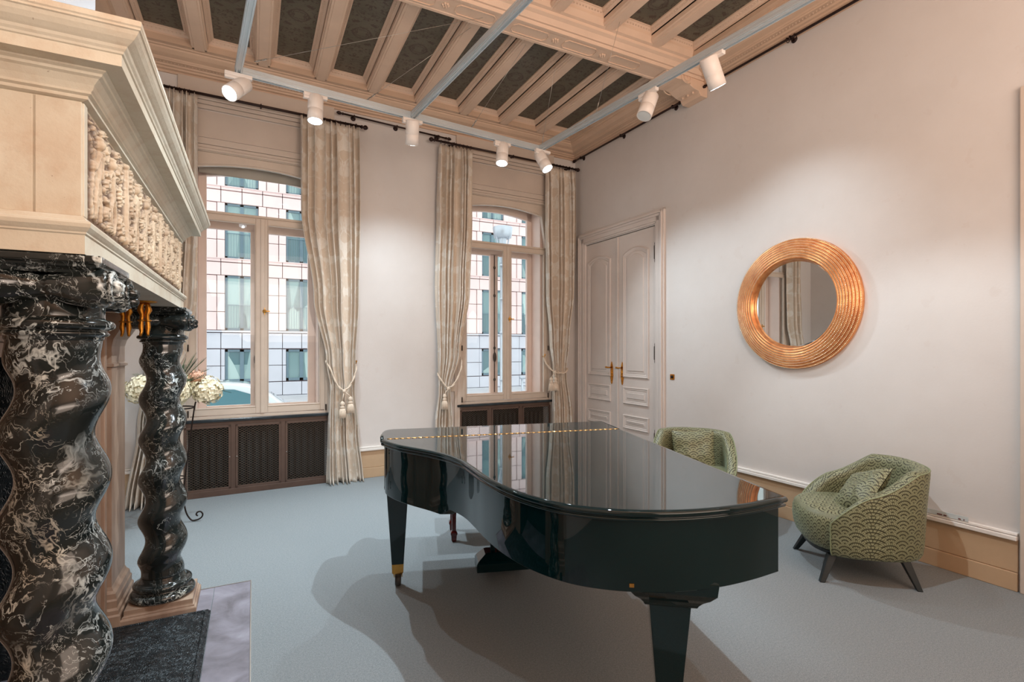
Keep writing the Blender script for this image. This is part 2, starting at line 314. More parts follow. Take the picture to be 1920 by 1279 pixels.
# ------------------------------------------------------------------ mesh helpers
class MB:
    def __init__(s): s.v = []; s.f = []; s.s = []; s.uv = {}
    def add(s, vs, fs, smooth=False):
        o = len(s.v); s.v += [tuple(p) for p in vs]
        for f in fs: s.f.append(tuple(i + o for i in f)); s.s.append(smooth)
        return o
    def box(s, x0, x1, y0, y1, z0, z1, mtx=None):
        p = [(x0, y0, z0), (x1, y0, z0), (x1, y1, z0), (x0, y1, z0), (x0, y0, z1), (x1, y0, z1), (x1, y1, z1), (x0, y1, z1)]
        if mtx: p = [tuple(mtx @ Vector(q)) for q in p]
        s.add(p, [(0, 3, 2, 1), (4, 5, 6, 7), (0, 1, 5, 4), (1, 2, 6, 5), (2, 3, 7, 6), (3, 0, 4, 7)]); return s
    def bar(s, a, b, w, h=None, up=(0, 0, 1)):
        a, b = Vector(a), Vector(b); h = h or w; d = (b - a).normalized(); u = Vector(up)
        if abs(d.dot(u)) > .98: u = Vector((1, 0, 0))
        sd = d.cross(u).normalized() * w / 2; uu = sd.cross(d).normalized() * h / 2
        p = [q + i * sd + j * uu for q in (a, b) for i, j in ((-1, -1), (1, -1), (1, 1), (-1, 1))]
        s.add(p, [(3, 2, 1, 0), (4, 5, 6, 7), (0, 1, 5, 4), (1, 2, 6, 5), (2, 3, 7, 6), (3, 0, 4, 7)]); return s
    def tube(s, pts, r, n=8, closed=False, cap=True):
        pts = [Vector(p) for p in pts]; k = len(pts); rs = r if isinstance(r, (list, tuple)) else [r] * k
        rings = []; prev = None
        for i, p in enumerate(pts):
            a = pts[(i - 1) % k] if (closed or i > 0) else p; b = pts[(i + 1) % k] if (closed or i < k - 1) else p
            d = (b - a).normalized()
            if prev is None:
                u = Vector((0, 0, 1)) if abs(d.z) < .9 else Vector((1, 0, 0)); u = (u - d * u.dot(d)).normalized()
            else:
                u = prev - d * prev.dot(d); u = u.normalized() if u.length > 1e-6 else d.orthogonal().normalized()
            prev = u; w = d.cross(u)
            rings.append([p + rs[i] * (math.cos(2 * PI * j / n) * u + math.sin(2 * PI * j / n) * w) for j in range(n)])
        o = len(s.v)
        for q in rings: s.v += [tuple(x) for x in q]
        m = k if closed else k - 1
        for i in range(m):
            for j in range(n):
                a = o + i * n + j; b = o + i * n + (j + 1) % n; c = o + ((i + 1) % k) * n + (j + 1) % n; d = o + ((i + 1) % k) * n + j
                s.f.append((a, b, c, d)); s.s.append(True)
        if cap and not closed:
            s.f.append(tuple(o + j for j in range(n))[::-1]); s.s.append(False)
            s.f.append(tuple(o + (k - 1) * n + j for j in range(n))); s.s.append(False)
        return s
    def lathe(s, prof, n=24, c=(0, 0, 0), mtx=None, smooth=True, cap=True):
        o = len(s.v); k = len(prof)
        for r, z in prof:
            for j in range(n):
                a = 2 * PI * j / n; p = Vector((c[0] + r * math.cos(a), c[1] + r * math.sin(a), c[2] + z))
                if mtx: p = mtx @ p
                s.v.append(tuple(p))
        for i in range(k - 1):
            for j in range(n):
                s.f.append((o + i * n + j, o + i * n + (j + 1) % n, o + (i + 1) * n + (j + 1) % n, o + (i + 1) * n + j)); s.s.append(smooth)
        if cap:
            s.f.append(tuple(o + j for j in range(n))[::-1]); s.s.append(False)
            s.f.append(tuple(o + (k - 1) * n + j for j in range(n))); s.s.append(False)
        return s
    def loops(s, loops, closed_v=False, cap0=False, cap1=False, smooth=False, closed_u=True):
        n = len(loops[0]); o = len(s.v)
        for L in loops: s.v += [tuple(p) for p in L]
        k = len(loops)
        for i in range(k if closed_v else k - 1):
            for j in range(n if closed_u else n - 1):
                i2 = (i + 1) % k; s.f.append((o + i * n + j, o + i * n + (j + 1) % n, o + i2 * n + (j + 1) % n, o + i2 * n + j)); s.s.append(smooth)
        if cap0: s.f.append(tuple(o + j for j in range(n))[::-1]); s.s.append(False)
        if cap1: s.f.append(tuple(o + (k - 1) * n + j for j in range(n))); s.s.append(False)
        return s
    def prism(s, poly, z0, z1, f=None):
        f = f or (lambda x, y, z: (x, y, z))
        return s.loops([[f(x, y, z0) for x, y in poly], [f(x, y, z1) for x, y in poly]], cap0=True, cap1=True)
    def ball(s, c, r, n=10, m=7, sc3=(1, 1, 1), smooth=True):
        prof = []
        o = len(s.v)
        for i in range(m + 1):
            t = PI * i / m; rr = max(math.sin(t), 1e-4) * r
            for j in range(n):
                a = 2 * PI * j / n; s.v.append((c[0] + rr * math.cos(a) * sc3[0], c[1] + rr * math.sin(a) * sc3[1], c[2] - math.cos(t) * r * sc3[2]))
        for i in range(m):
            for j in range(n):
                s.f.append((o + i * n + j, o + i * n + (j + 1) % n, o + (i + 1) * n + (j + 1) % n, o + (i + 1) * n + j)); s.s.append(smooth)
        return s
    def build(s, name, m, parent=None, bevel=0, fix=True, uv=None, seg=2):
        me = bpy.data.meshes.new(name); me.from_pydata(s.v, [], s.f)
        me.polygons.foreach_set('use_smooth', s.s); me.materials.append(m)
        if fix:
            import bmesh
            b = bmesh.new(); b.from_mesh(me); bmesh.ops.recalc_face_normals(b, faces=b.faces); b.to_mesh(me); b.free()
        if uv:
            l = me.uv_layers.new(name='UVMap'); 
            co = [uv[me.loops[i].vertex_index] for i in range(len(me.loops))]
            l.data.foreach_set('uv', [x for c in co for x in c])
        me.update()
        o = bpy.data.objects.new(name, me); col.objects.link(o)
        if parent: o.parent = parent
        if bevel:
            md = o.modifiers.new('bevel', 'BEVEL'); md.width = bevel; md.segments = seg; md.limit_method = 'ANGLE'; md.angle_limit = R(40)
        return o
def box(*a): return MB().box(*a)
def thing(name, label, cat, loc=(0, 0, 0), rz=0, group=None):
    o = bpy.data.objects.new(name, None); col.objects.link(o); o.empty_display_size = .1
    o.location = loc; o.rotation_euler = (0, 0, rz); return tag(o, label, cat, group)
def tag(o, label, cat, group=None):
    o['label'] = label; o['category'] = cat
    if group: o['group'] = group
    return o
def struct(name, loc=(0, 0, 0), rz=0, label=None):
    o = bpy.data.objects.new(name, None); col.objects.link(o); o.empty_display_size = .1; o.location = loc; o.rotation_euler = (0, 0, rz)
    o['kind'] = 'structure'
    if label: o['label'] = label
    return o
def smark(o, label=None):
    o['kind'] = 'structure'
    if label: o['label'] = label
    return o
def tree(o): return [o] + [x for c in o.children for x in tree(c)]
def dup(o, parent=None):
    c = o.copy(); col.objects.link(c); c.parent = parent
    for ch in list(o.children): dup(ch, c)
    return c
def poly_offset(P, d):
    """inset closed CCW polygon; d float or per-edge list (edge i: P[i]->P[i+1])"""
    n = len(P); D = d if isinstance(d, list) else [d] * n; out = []
    for i in range(n):
        a, b, c = Vector(P[i - 1]), Vector(P[i]), Vector(P[(i + 1) % n])
        e1 = (b - a).normalized(); e2 = (c - b).normalized()
        n1 = Vector((-e1.y, e1.x)); n2 = Vector((-e2.y, e2.x)); d1, d2 = D[i - 1], D[i]
        cr = e1.x * e2.y - e1.y * e2.x
        if abs(cr) < .02: out.append(tuple(b + (n1 + n2).normalized() * (d1 + d2) / 2)); continue
        p = b + n1 * d1; q = b + n2 * d2; t = ((q.x - p.x) * e2.y - (q.y - p.y) * e2.x) / cr
        out.append(tuple(p + e1 * t))
    return out
def catmull(P, n=8, closed=False):
    out = []; k = len(P); rng = k if closed else k - 1
    for i in range(rng):
        p0, p1, p2, p3 = (Vector(P[(i - 1) % k] if closed or i > 0 else P[i]), Vector(P[i]), Vector(P[(i + 1) % k]), Vector(P[(i + 2) % k] if closed or i < k - 2 else P[(i + 1) % k]))
        for j in range(n):
            t = j / n
            out.append(tuple(.5 * ((2 * p1) + (p2 - p0) * t + (2 * p0 - 5 * p1 + 4 * p2 - p3) * t * t + (3 * p1 - p0 - 3 * p2 + p3) * t ** 3)))
    if not closed: out.append(tuple(P[-1]))
    return out
def frame_loops(m, rect, prof, plane='xz'):
    """picture-frame moulding: rect (a0,a1,b0,b1); prof list of (inset, depth): depth along -y (towards room)"""
    a0, a1, b0, b1 = rect; L = []
    for i, d in prof:
        if plane == 'xz': L.append([(a0 + i, -d, b0 + i), (a1 - i, -d, b0 + i), (a1 - i, -d, b1 - i), (a0 + i, -d, b1 - i)])
        else: L.append([(-d, a0 + i, b0 + i), (-d, a1 - i, b0 + i), (-d, a1 - i, b1 - i), (-d, a0 + i, b1 - i)])
    m.loops(L); return m

# ------------------------------------------------------------------ frames of the two visible walls
AW, AR = R(2.0), R(.82)
WO = (0, 6.175, 0)          # window wall: local x along the wall, local -y into the room
RO = (4.37, 0, 0)           # right wall: local y along the wall, local -x into the room
def Wp(u, o, z): return Vector((u * math.cos(AW) + o * math.sin(AW), 6.175 + u * math.sin(AW) - o * math.cos(AW), z))
def Rp(v, o, z): return Vector((4.37 - v * math.sin(AR) - o * math.cos(AR), v * math.cos(AR) - o * math.sin(AR), z))
XL, YB = -1.33, -3.4
CORN = Wp(4.29, 0, 0)
WALL_H = 4.75

# ------------------------------------------------------------------ floor and walls
fl = MB(); fl.box(XL - .1, 4.6, YB - .1, 6.5, -.08, 0); smark(fl.build('floor', M['carpet']), 'grey speckled wall-to-wall carpet')
# window wall with two openings, local frame
W1C, W2C = .08, 3.125
OPN = [(W1C - .69, W1C + .69), (W2C - .69, W2C + .69)]
wb = MB()
xs = [-1.6, OPN[0][0], OPN[0][1], OPN[1][0], OPN[1][1], 4.6]
for a, b in ((xs[0], xs[1]), (xs[2], xs[3]), (xs[4], xs[5])): wb.box(a, b, 0, .42, 0, WALL_H)
for a, b in OPN:
    wb.box(a, b, 0, .42, 3.62, WALL_H); wb.box(a, b, .16, .42, 0, .80); wb.box(a, b, 0, .16, .77, .80)
o = wb.build('wall_back', M['wall']); o.location = WO; o.rotation_euler = (0, 0, AW); smark(o)
# right wall, local frame with door opening
wr = MB()
D0, D1, DZ = 4.64, 6.14, 3.03
wr.box(0, .3, YB - .2, D0, 0, WALL_H); wr.box(0, .3, D1, 6.7, 0, WALL_H); wr.box(0, .3, D0, D1, DZ, WALL_H); wr.box(.16, .3, D0, D1, 0, DZ)
o = wr.build('wall_right', M['wall']); o.location = RO; o.rotation_euler = (0, 0, AR); smark(o)
smark(box(XL - .2, XL, YB - .2, 6.4, 0, WALL_H).build('wall_left', M['wall']))
smark(box(XL - .2, 4.7, YB - .25, YB, 0, WALL_H).build('wall_front', M['wall']))
# chimney breast above the hood
smark(box(XL, -.785, 1.72, 3.60, 2.33, WALL_H).build('wall_chimney', M['breast'], bevel=.004), 'pale plastered chimney breast above the stone hood')

# ------------------------------------------------------------------ ceiling
ceil = struct('ceiling', label='coffered ceiling of dark painted panels between pale joists')
ZP, ZJ, ZB = 4.60, 4.48, 4.37
MB().box(XL - .2, 4.8, YB - .2, 6.9, ZP + .012, ZP + .08).build('ceiling_board', M['cornice'], ceil)
def Dy(x): return 6.175 + math.tan(AW) * x          # window wall y at x
def Rx(y): return 4.37 - math.tan(AR) * y
JX = [3.475 - .563 * k for k in range(9)]; JW = .075
BY0, BY1 = 3.86, 4.10
edges = [3.95] + JX + [-1.01]
bead = MB()
def beads(p, q):
    p, q = Vector(p), Vector(q); n = max(2, int((q - p).length / .03))
    for i in range(n):
        c = p.lerp(q, (i + .5) / n); r = .0085
        vs_ = [c + Vector(d) * r for d in ((1, 0, 0), (0, 1, 0), (-1, 0, 0), (0, -1, 0), (0, 0, -1.3))]
        bead.add(vs_, [(0, 1, 4), (1, 2, 4), (2, 3, 4), (3, 0, 4)], True)
def panel_cell(x0, x1, y0, y1f0, y1f1):
    """one coffer: dark board, fillet frame. y1f0/y1f1 = far y at x0/x1"""
    cx = (x0 + x1) / 2; cy = (y0 + y1f0) / 2
    P = [(x0, y0), (x1, y0), (x1, y1f1), (x0, y1f0)]
    pm = MB(); pm.prism([(a - cx, b - cy) for a, b in P], ZP, ZP + .02)
    o = pm.build('coffer_panel', M['panel'], ceil); o.location = (cx, cy, 0)
    fr = MB(); L = []
    for ins, z in ((0, ZJ + .06), (.0, ZJ + .075), (.012, ZJ + .082), (.018, ZP - .032), (.042, ZP - .012), (.05, ZP - .012), (.05, ZP + .003)):
        q = poly_offset(P, ins); L.append([(a, b, z) for a, b in q])
    fr.loops(L); fr.build('coffer_moulding', M['plaster_joist'], ceil)
    q = poly_offset(P, .03)
    for i in range(4): beads((*q[i], ZP - .026), (*q[(i + 1) % 4], ZP - .026))
for i in range(len(edges) - 1):
    xr, xl = edges[i], edges[i + 1]
    xr2 = xr - JW if i > 0 else xr; xl2 = xl + JW if i < len(edges) - 2 else xl
    panel_cell(xl2, xr2, BY1 + .12, Dy(xl2) - .32, Dy(xr2) - .32)
    if i < 7: panel_cell(xl2, xr2, .9, BY0 - .12, BY0 - .12)
def joist(x, y0, y1):
    m = MB(); pr = [(-JW, ZP), (-JW, ZJ + .02), (-JW + .008, ZJ + .012), (-JW + .012, ZJ), (-JW + .03, ZJ), (-JW + .033, ZJ - .006), (JW - .033, ZJ - .006), (JW - .03, ZJ), (JW - .012, ZJ), (JW - .008, ZJ + .012), (JW, ZJ + .02), (JW, ZP)]
    m.loops([[(x + a, y0, z) for a, z in pr], [(x + a, y1, z) for a, z in pr]], cap0=True, cap1=True)
    # little end roundel
    m.lathe([(.028, 0), (.028, .006), (.018, .009), (.012, .004)], 12, (x, y0 + .06, 0), Matrix.Translation((0, 0, 2 * (ZJ - .006))) @ Matrix.Scale(-1, 4, (0, 0, 1)) @ Matrix.Translation((0, 0, ZJ - .006)))
    m.build('joist', M['plaster_joist'], ceil)
for x in JX: joist(x, BY1 + .05, Dy(x) - .30)
for x in JX[:7]: joist(x, .8, BY0 - .05)
# main beam
bm = MB(); bp = [(BY0 - .13, ZP), (BY0 - .13, ZJ + .055), (BY0 - .12, ZJ + .02), (BY0 - .115, ZJ - .002), (BY0 - .085, ZJ - .008), (BY0 - .08, ZJ - .03), (BY0 - .05, ZJ - .045), (BY0 - .03, ZJ - .075), (BY0 - .025, ZJ - .085), (BY0 - .006, ZJ - .085), (BY0, ZB + .012), (BY0 + .004, ZB), (BY0 + .03, ZB), (BY0 + .036, ZB + .006)]
full = bp + [(2 * (BY0 + BY1) / 2 - a, z) for a, z in bp[::-1]]
bm.loops([[(XL, a, z) for a, z in full], [(4.36, a, z) for a, z in full]], cap0=True, cap1=True)
bm.build('main_beam', M['plaster_joist'], ceil)
yc = (BY0 + BY1) / 2; x = 3.45; k = 0
while x > -1.1:
    pn = MB()
    if k % 2 == 0:
        P = [(x - .36, yc - .03), (x - .33, yc - .062), (x - .03, yc - .062), (x, yc - .03), (x, yc + .03), (x - .03, yc + .062), (x - .33, yc + .062), (x - .36, yc + .03)]
        pn.loops([[(a, b, z) for a, b in poly_offset(P, i)] for i, z in ((0, ZB + .006), (0, ZB - .002), (.006, ZB - .002), (.006, ZB + .006))], closed_v=True)
        pn.build('beam_panel_moulding', M['plaster_joist'], ceil); x -= .40
    else:
        for j in range(6):
            a = j * PI / 3; pn.ball((x - .045 + .022 * math.cos(a), yc + .022 * math.sin(a), ZB + .004), .013, 6, 4)
        pn.ball((x - .045, yc, ZB + .002), .012, 6, 4)
        pn.build('beam_rosette', M['plaster_joist'], ceil); x -= .13
    k += 1
# cornice swept round the room
CP = [(0, 4.325), (.018, 4.325), (.024, 4.345), (.05, 4.352), (.055, 4.366), (.075, 4.37), (.082, 4.385), (.13, 4.392), (.136, 4.402), (.142, 4.402), (.15, 4.415), (.2, 4.43), (.235, 4.455), (.242, 4.468), (.262, 4.470), (.27, 4.48), (.32, 4.48), (.32, 4.54)]
corner = (Rx(CORN.y) , CORN.y)
room = [(XL, YB), (Rx(YB), YB), (corner[0], Dy(corner[0])), (XL, Dy(XL))]
cm = MB(); cm.loops([[(a, b, z) for a, b in poly_offset(room, ins)] for ins, z in CP])
smark(cm.build('trim_1', M['cornice']), 'stepped cornice moulding round the top of the walls')
q = poly_offset(room, .108)
bead2 = bead
for i in (1, 2): beads((*q[i], 4.386), (*q[(i + 1) % 4], 4.386))
o = bead.build('bead_ornament', M['plaster_joist'], ceil, fix=False); o['kind'] = 'stuff'
# filler boards between cornice and outer coffers
fb = MB(); q32 = poly_offset(room, .319); L = [[(a, b, ZJ + .056) for a, b in poly_offset(room, .30)]]
fb.box(3.95, 4.4, -3, 6.4, ZJ + .012, ZJ + .05); fb.box(XL, -1.01, -3, 6.3, ZJ + .012, ZJ + .05); fb.box(XL, 4.4, -3.4, .86, ZJ + .012, ZJ + .05)
fb.build('ceiling_border', M['cornice'], ceil)
# corbel under the beam on the right wall
cb = MB(); cbp = [(.0, 4.215), (.10, 4.215), (.105, 4.235), (.12, 4.24), (.125, 4.262), (.19, 4.27), (.23, 4.285), (.29, 4.315), (.35, 4.325), (.43, 4.318), (.52, 4.325), (.56, 4.345), (.58, 4.372), (0, 4.40)]
X0 = 4.312; y0c, y1c = 3.88, 4.14
cb.loops([[(X0 - a, y, z) for a, z in cbp] for y in (y0c, y1c)], cap0=True, cap1=True)
cor = cb.build('corbel', M['plaster_joist'], ceil, bevel=.004)
vo = MB()
sp_ = [(X0 - .30 + (.012 + .0065 * t) * math.cos(t), y0c - .004, 4.358 + (.010 + .0045 * t) * math.sin(t)) for t in [i * .35 for i in range(34)]]
vo.tube(sp_, .006, 5); sp2 = [(a, y1c + .004, c) for a, b, c in sp_]; vo.tube(sp2, .006, 5)
for j in range(3): vo.ball((X0 - .15, y0c + .06 + j * .07, 4.262), .016, 8, 5)
vo.build('volute', M['plaster_joist'], cor)

# ------------------------------------------------------------------ windows (local to the window wall)
ARC0, ARC1 = 3.46, 3.525
def arch_z(u, c, lift=0): return ARC1 + lift - (ARC1 - ARC0) * ((u - c) / .59) ** 2
def make_window(n, c, label, blind):
    w = struct('window_%d' % n, WO, AW, label)
    # casing and head board on the wall face
    cs = MB()
    for s in (-1, 1):
        x0 = c + s * .69; 
        for a, b, d in ((0, .022, .012), (.022, .05, .02), (.05, .075, .012), (.075, .095, .026)):
            xa, xb = sorted((x0 + s * a, x0 + s * b)); cs.box(xa, xb, -d, .03, 0, 4.06)
    cs.build('side_casing', M['cream_paint'], w)
    hd = MB(); hd.box(c - .69, c + .69, -.008, .02, 3.74, 4.02); hd.box(c - .69, c + .69, -.02, .02, 3.605, 3.63); hd.box(c - .69, c + .69, -.014, .02, 3.633, 3.665)
    hd.box(c - .69, c + .69, -.022, .02, 3.668, 3.73); hd.box(c - .76, c + .76, -.03, .02, 4.03, 4.07); hd.box(c - .76, c + .76, -.045, .02, 4.073, 4.11); hd.box(c - .76, c + .76, -.06, .02, 4.113, 4.16); hd.box(c - .76, c + .76, -.03, .02, 4.16, 4.33)
    hd.build('head_board', M['cream_paint'], w, bevel=.003)
    # fixed frame
    fr = MB()
    for s in (-1, 1):
        xa, xb = sorted((c + s * .69, c + s * .655)); fr.box(xa, xb, .0, .42, .80, 3.62)
    fr.box(c - .66, c + .66, .0, .42, .80, .835); fr.box(c - .66, c + .66, .0, .42, 3.60, 3.62)
    fr.box(c - .67, c + .67, .018, .10, 2.925, 2.985); fr.box(c - .67, c + .67, .008, .05, 2.965, 2.99)
    fr.build('window_frame', M['window_paint'], w, bevel=.003)
    # arched head of the fanlight
    n_ = 24; ah = MB(); us = [c - .655 + 1.31 * i / n_ for i in range(n_ + 1)]
    low = [(u, arch_z(u, c) if abs(u - c) < .59 else None) for u in us]
    def hz(u): return arch_z(max(min(u, c + .585), c - .585), c) if abs(u - c) < .59 else 2.985
    us = [c - .655, c - .59, c - .5899] + [c - .58 + 1.16 * i / n_ for i in range(n_ + 1)] + [c + .5899, c + .59, c + .655]
    front = [(u, hz(u)) for u in us]
    for (ya, yb, extra) in ((.03, .075, 0), (.045, .085, .014)):
        L = []
        for y in (ya, yb): L.append([(u, y, max(2.985, z - (extra if abs(u - c) < .59 else 0))) for u, z in front] + [(c + .655, y, 3.60), (c - .655, y, 3.60)])
        ah.loops(L, cap0=True, cap1=True)
    ah.build('arched_head', M['window_paint'], w)
    # two inner sashes
    for s, nm in ((-1, 'left'), (1, 'right')):
        a, b = (c - .665, c + .008) if s < 0 else (c + .008, c + .668)
        sa = MB(); z0, z1 = .843, 2.955; t = .058
        sa.box(a, a + t, .0, .045, z0, z1); sa.box(b - t, b, .0, .045, z0, z1); sa.box(a + t, b - t, .0, .045, z0, z0 + .07); sa.box(a + t, b - t, .0, .045, z1 - t, z1)
        if s > 0: sa.box(a - .012, a + .03, -.012, .0, z0, z1)
        fo = sa.build('sash', M['window_paint'], w, bevel=.004)
        gb = MB(); frame_loops(gb, (a + t - .002, b - t + .002, z0 + .068, z1 - t + .002), [(0, .004), (.004, .006), (.012, -.002), (.012, -.02)]); gb.build('glazing_bead', M['window_paint'], fo)
        g = MB(); g.box(a + t, b - t, .022, .026, z0 + .07, z1 - t); g.build('pane', M['glass'], fo)
    g = MB(); P = [(c - .585, 2.99)] + [(c + .585, 2.99)] + [(u, arch_z(u, c) + .01) for u in [c + .585 - 1.17 * i / 16 for i in range(17)]]
    g.loops([[(u, .055, z) for u, z in P], [(u, .059, z) for u, z in P]], cap0=True, cap1=True); g.build('pane', M['glass'], w)
    # knob handle
    h = MB(); mtx = Matrix.Translation((c + .035, -.012, 1.95)) @ Matrix.Rotation(R(90), 4, 'X')
    h.lathe([(.02, 0), (.022, .004), (.014, .008), (.007, .012), (.007, .03), (.013, .036), (.015, .044), (.009, .052), (.001, .054)], 16, mtx=mtx)
    h.bar((c + .035, -.045, 1.95), (c + .085, -.05, 1.95), .014, .012); h.bar((c + .035, -.016, 1.91), (c + .035, -.016, 1.99), .018, .006)
    h.build('handle', M['brass'], w, bevel=.002)
    hi = MB()
    for s in (-1, 1):
        for z in (.87, 1.55, 2.3, 2.85): hi.lathe([(.007, -.035), (.008, -.03), (.008, .03), (.007, .035)], 8, (c + s * .672, -.008, z))
    hi.build('hinge', M['old_iron'], w)
    # outer window
    of = MB(); y0, y1 = .33, .38
    of.box(c - .60, c - .52, y0, y1, .84, 3.55); of.box(c + .52, c + .60, y0, y1, .84, 3.55); of.box(c - .09, c + .03, y0, y1, .90, 2.90)
    of.box(c - .52, c + .52, y0, y1, .84, .91); of.box(c - .52, c + .52, y0, y1, 2.87, 3.0); of.box(c - .66, c - .60, .10, .42, .83, 3.6); of.box(c + .60, c + .66, .10, .42, .83, 3.6)
    n_ = 16; P = [(u, ARC1 - .03 - .07 * ((u - c) / .59) ** 2) for u in [c - .6 + 1.2 * i / n_ for i in range(n_ + 1)]] + [(c + .6, 3.62), (c - .6, 3.62)]
    of.loops([[(u, y, z) for u, z in P] for y in (y0, y1)], cap0=True, cap1=True)
    of.build('outer_frame', M['outer_paint'], w, bevel=.004)
    bo = MB(); bo.bar((c - .03, y0 - .012, .92), (c - .03, y0 - .012, 2.88), .01, .01)
    for z in (1.1, 1.55, 2.3, 2.7): bo.ball((c - .03, y0 - .014, z), .02, 8, 5, (1, .5, 1.2))
    bo.ball((c - .03, y0 - .02, 1.42), .028, 8, 6, (1, .6, 2.6)); bo.build('espagnolette_bolt', M['old_iron'], w)
    for a, b, z0, z1 in ((c - .52, c - .09, .91, 2.87), (c + .03, c + .52, .91, 2.87), (c - .52, c + .52, 3.0, 3.5)):
        MB().box(a, b, y0 + .02, y0 + .024, z0, z1).build('outer_pane', M['glass'], w)
    if blind:
        b_ = MB(); b_.box(c - .59, c + .59, .25, .265, 3.455, 3.60); b_.tube([(c - .59, .26, 3.455), (c + .59, .26, 3.455)], .010, 8); b_.build('roller_blind', M['blind'], w)
    # sill
    s_ = MB(); s_.box(c - .745, c + .745, -.035, .12, .775, .808); s_.build('window_sill', M['sill'], w, bevel=.008)
    return w
make_window(1, W1C, 'left casement window with an arched fanlight and a grey roller blind', True)
make_window(2, W2C, 'right casement window with an arched fanlight, nearest the door', False)

# skirting on the window wall between the windows and at the left
def skirting(name, a, b, frame):
    s = struct(name, *frame); 
    def bx_(d0, d1, z0, z1, m, nm):
        q = MB()
        if frame[0] == WO: q.box(a, b, -d1, -d0, z0, z1)
        else: q.box(-d1, -d0, a, b, z0, z1)
        q.build(nm, m, s, bevel=.004)
    bx_(0, .028, 0, .118, M['skirting'], 'plinth_board'); bx_(0, .02, .12, .325, M['skirting'], 'skirting_board')
    bx_(0, .045, .325, .352, M['white_paint'], 'skirting_moulding'); bx_(0, .03, .355, .372, M['white_paint'], 'skirting_cap')
    return s
skirting('baseboard_back', W1C + .785, W2C - .785, (WO, AW)); skirting('baseboard_back_left', XL + .22, W1C - .785, (WO, AW))
skirting('baseboard_right', 1.42, 4.49, (RO, AR))
o = MB().box(-.035, 0, 1.2, 1.408, 0, 3.2).build('trim_2', M['cream_paint'], bevel=.006); o.location = RO; o.rotation_euler = (0, 0, AR); smark(o, 'upright edge of a painted frame at the far right')

# ------------------------------------------------------------------ double door
door = struct('door_1', RO, AR, 'cream double door with arched raised panels')
fr = MB(); o0, o1, oz = 4.49, 6.215, 3.195
for a, b, d in ((0, .02, .03), (.02, .045, .05), (.045, .075, .036), (.075, .13, .028), (.13, .155, .02)):
    fr.box(-d, .02, o0 + a, o0 + b, 0, oz - a); fr.box(-d, .02, o1 - b, o1 - a, 0, oz - a); fr.box(-d, .02, o0 + a, o1 - a, oz - b, oz - a)
fr.build('architrave', M['door_paint'], door, bevel=.003)
def raised(m, y0, y1, z0, z1, arch, steps, x0=0):
    """panel moulding rising from plane x=x0 towards the room (-x). arch = rise at top"""
    L = []
    for ins, d in steps:
        a, b, c0, c1 = y0 + ins, y1 - ins, z0 + ins, z1 - ins
        pts = [(a, c0), (b, c0)]
        n = 10
        for i in range(n + 1):
            t = 1 - 2 * i / n; yy = (a + b) / 2 + t * (b - a) / 2
            pts.append((yy, c1 - arch * t * t if arch else c1))
        L.append([(x0 - d, p, q) for p, q in pts])
    m.loops(L, cap1=True)
for a, b in ((4.65, 5.372), (5.378, 6.13)):
    lf = MB().box(.012, .06, a, b, .012, 3.022).build('door_leaf', M['door_paint'], door, bevel=.004)
    st = [(0, 0), (0, .012), (.012, .02), (.028, .012), (.04, .012), (.05, .004), (.062, .008), (.085, .008), (.092, .016), (.11, .016)]
    for z0, z1, ar in ((1.17, 2.83, .07), (.83, 1.05, 0), (.51, .69, 0), (.14, .40, 0)):
        p = MB(); y0, y1 = a + .125, b - .125
        if ar == 0: st2 = [(i * .85, d) for i, d in st]
        else: st2 = st
        raised(p, y0, y1, z0, z1, ar, st2, .012); p.build('raised_panel', M['door_paint'], lf)
    hinge_side = a if a < 5 else b
    for z in (2.70, 1.49, .45):
        h = MB(); yy = hinge_side + (.006 if a < 5 else -.006)
        h.lathe([(.002, -.125), (.008, -.105), (.006, -.09), (.014, -.075), (.014, .075), (.006, .09), (.008, .105), (.002, .125)], 8, (-.006, yy, z))
        h.box(-.001, .012, yy - .02, yy + .02, z - .06, z + .06); h.build('hinge', M['old_iron'], lf)
    hy = 5.27 if a < 5 else 5.485
    h = MB(); pl = [(-.014, -.13), (-.02, -.09), (-.028, -.05), (-.026, .05), (-.02, .09), (-.012, .12), (0, .15)]
    P = pl + [(-y, z) for y, z in pl[::-1][1:]] + [(0, -.155)]
    h.loops([[(x, hy + y * 1.0, 1.22 + z) for y, z in P] for x in (.012, .004)], cap0=True, cap1=True)
    for z in (-.09, -.04, .0, .05, .09): h.ball((.002, hy, 1.22 + z), .014, 8, 5, (.5, 1, 1))
    hs = 1 if a < 5 else 1
    h.tube([(.0, hy, 1.29), (-.04, hy, 1.29), (-.052, hy + hs * .012, 1.29), (-.052, hy + hs * .05, 1.293), (-.05, hy + hs * .062, 1.30)], [.009, .008, .010, .013, .006], 8)
    h.build('door_handle', M['gilt'], lf)
MB().box(-.004, .012, 5.345, 5.378, .012, 3.02).build('meeting_bead', M['door_paint'], door, bevel=.004)

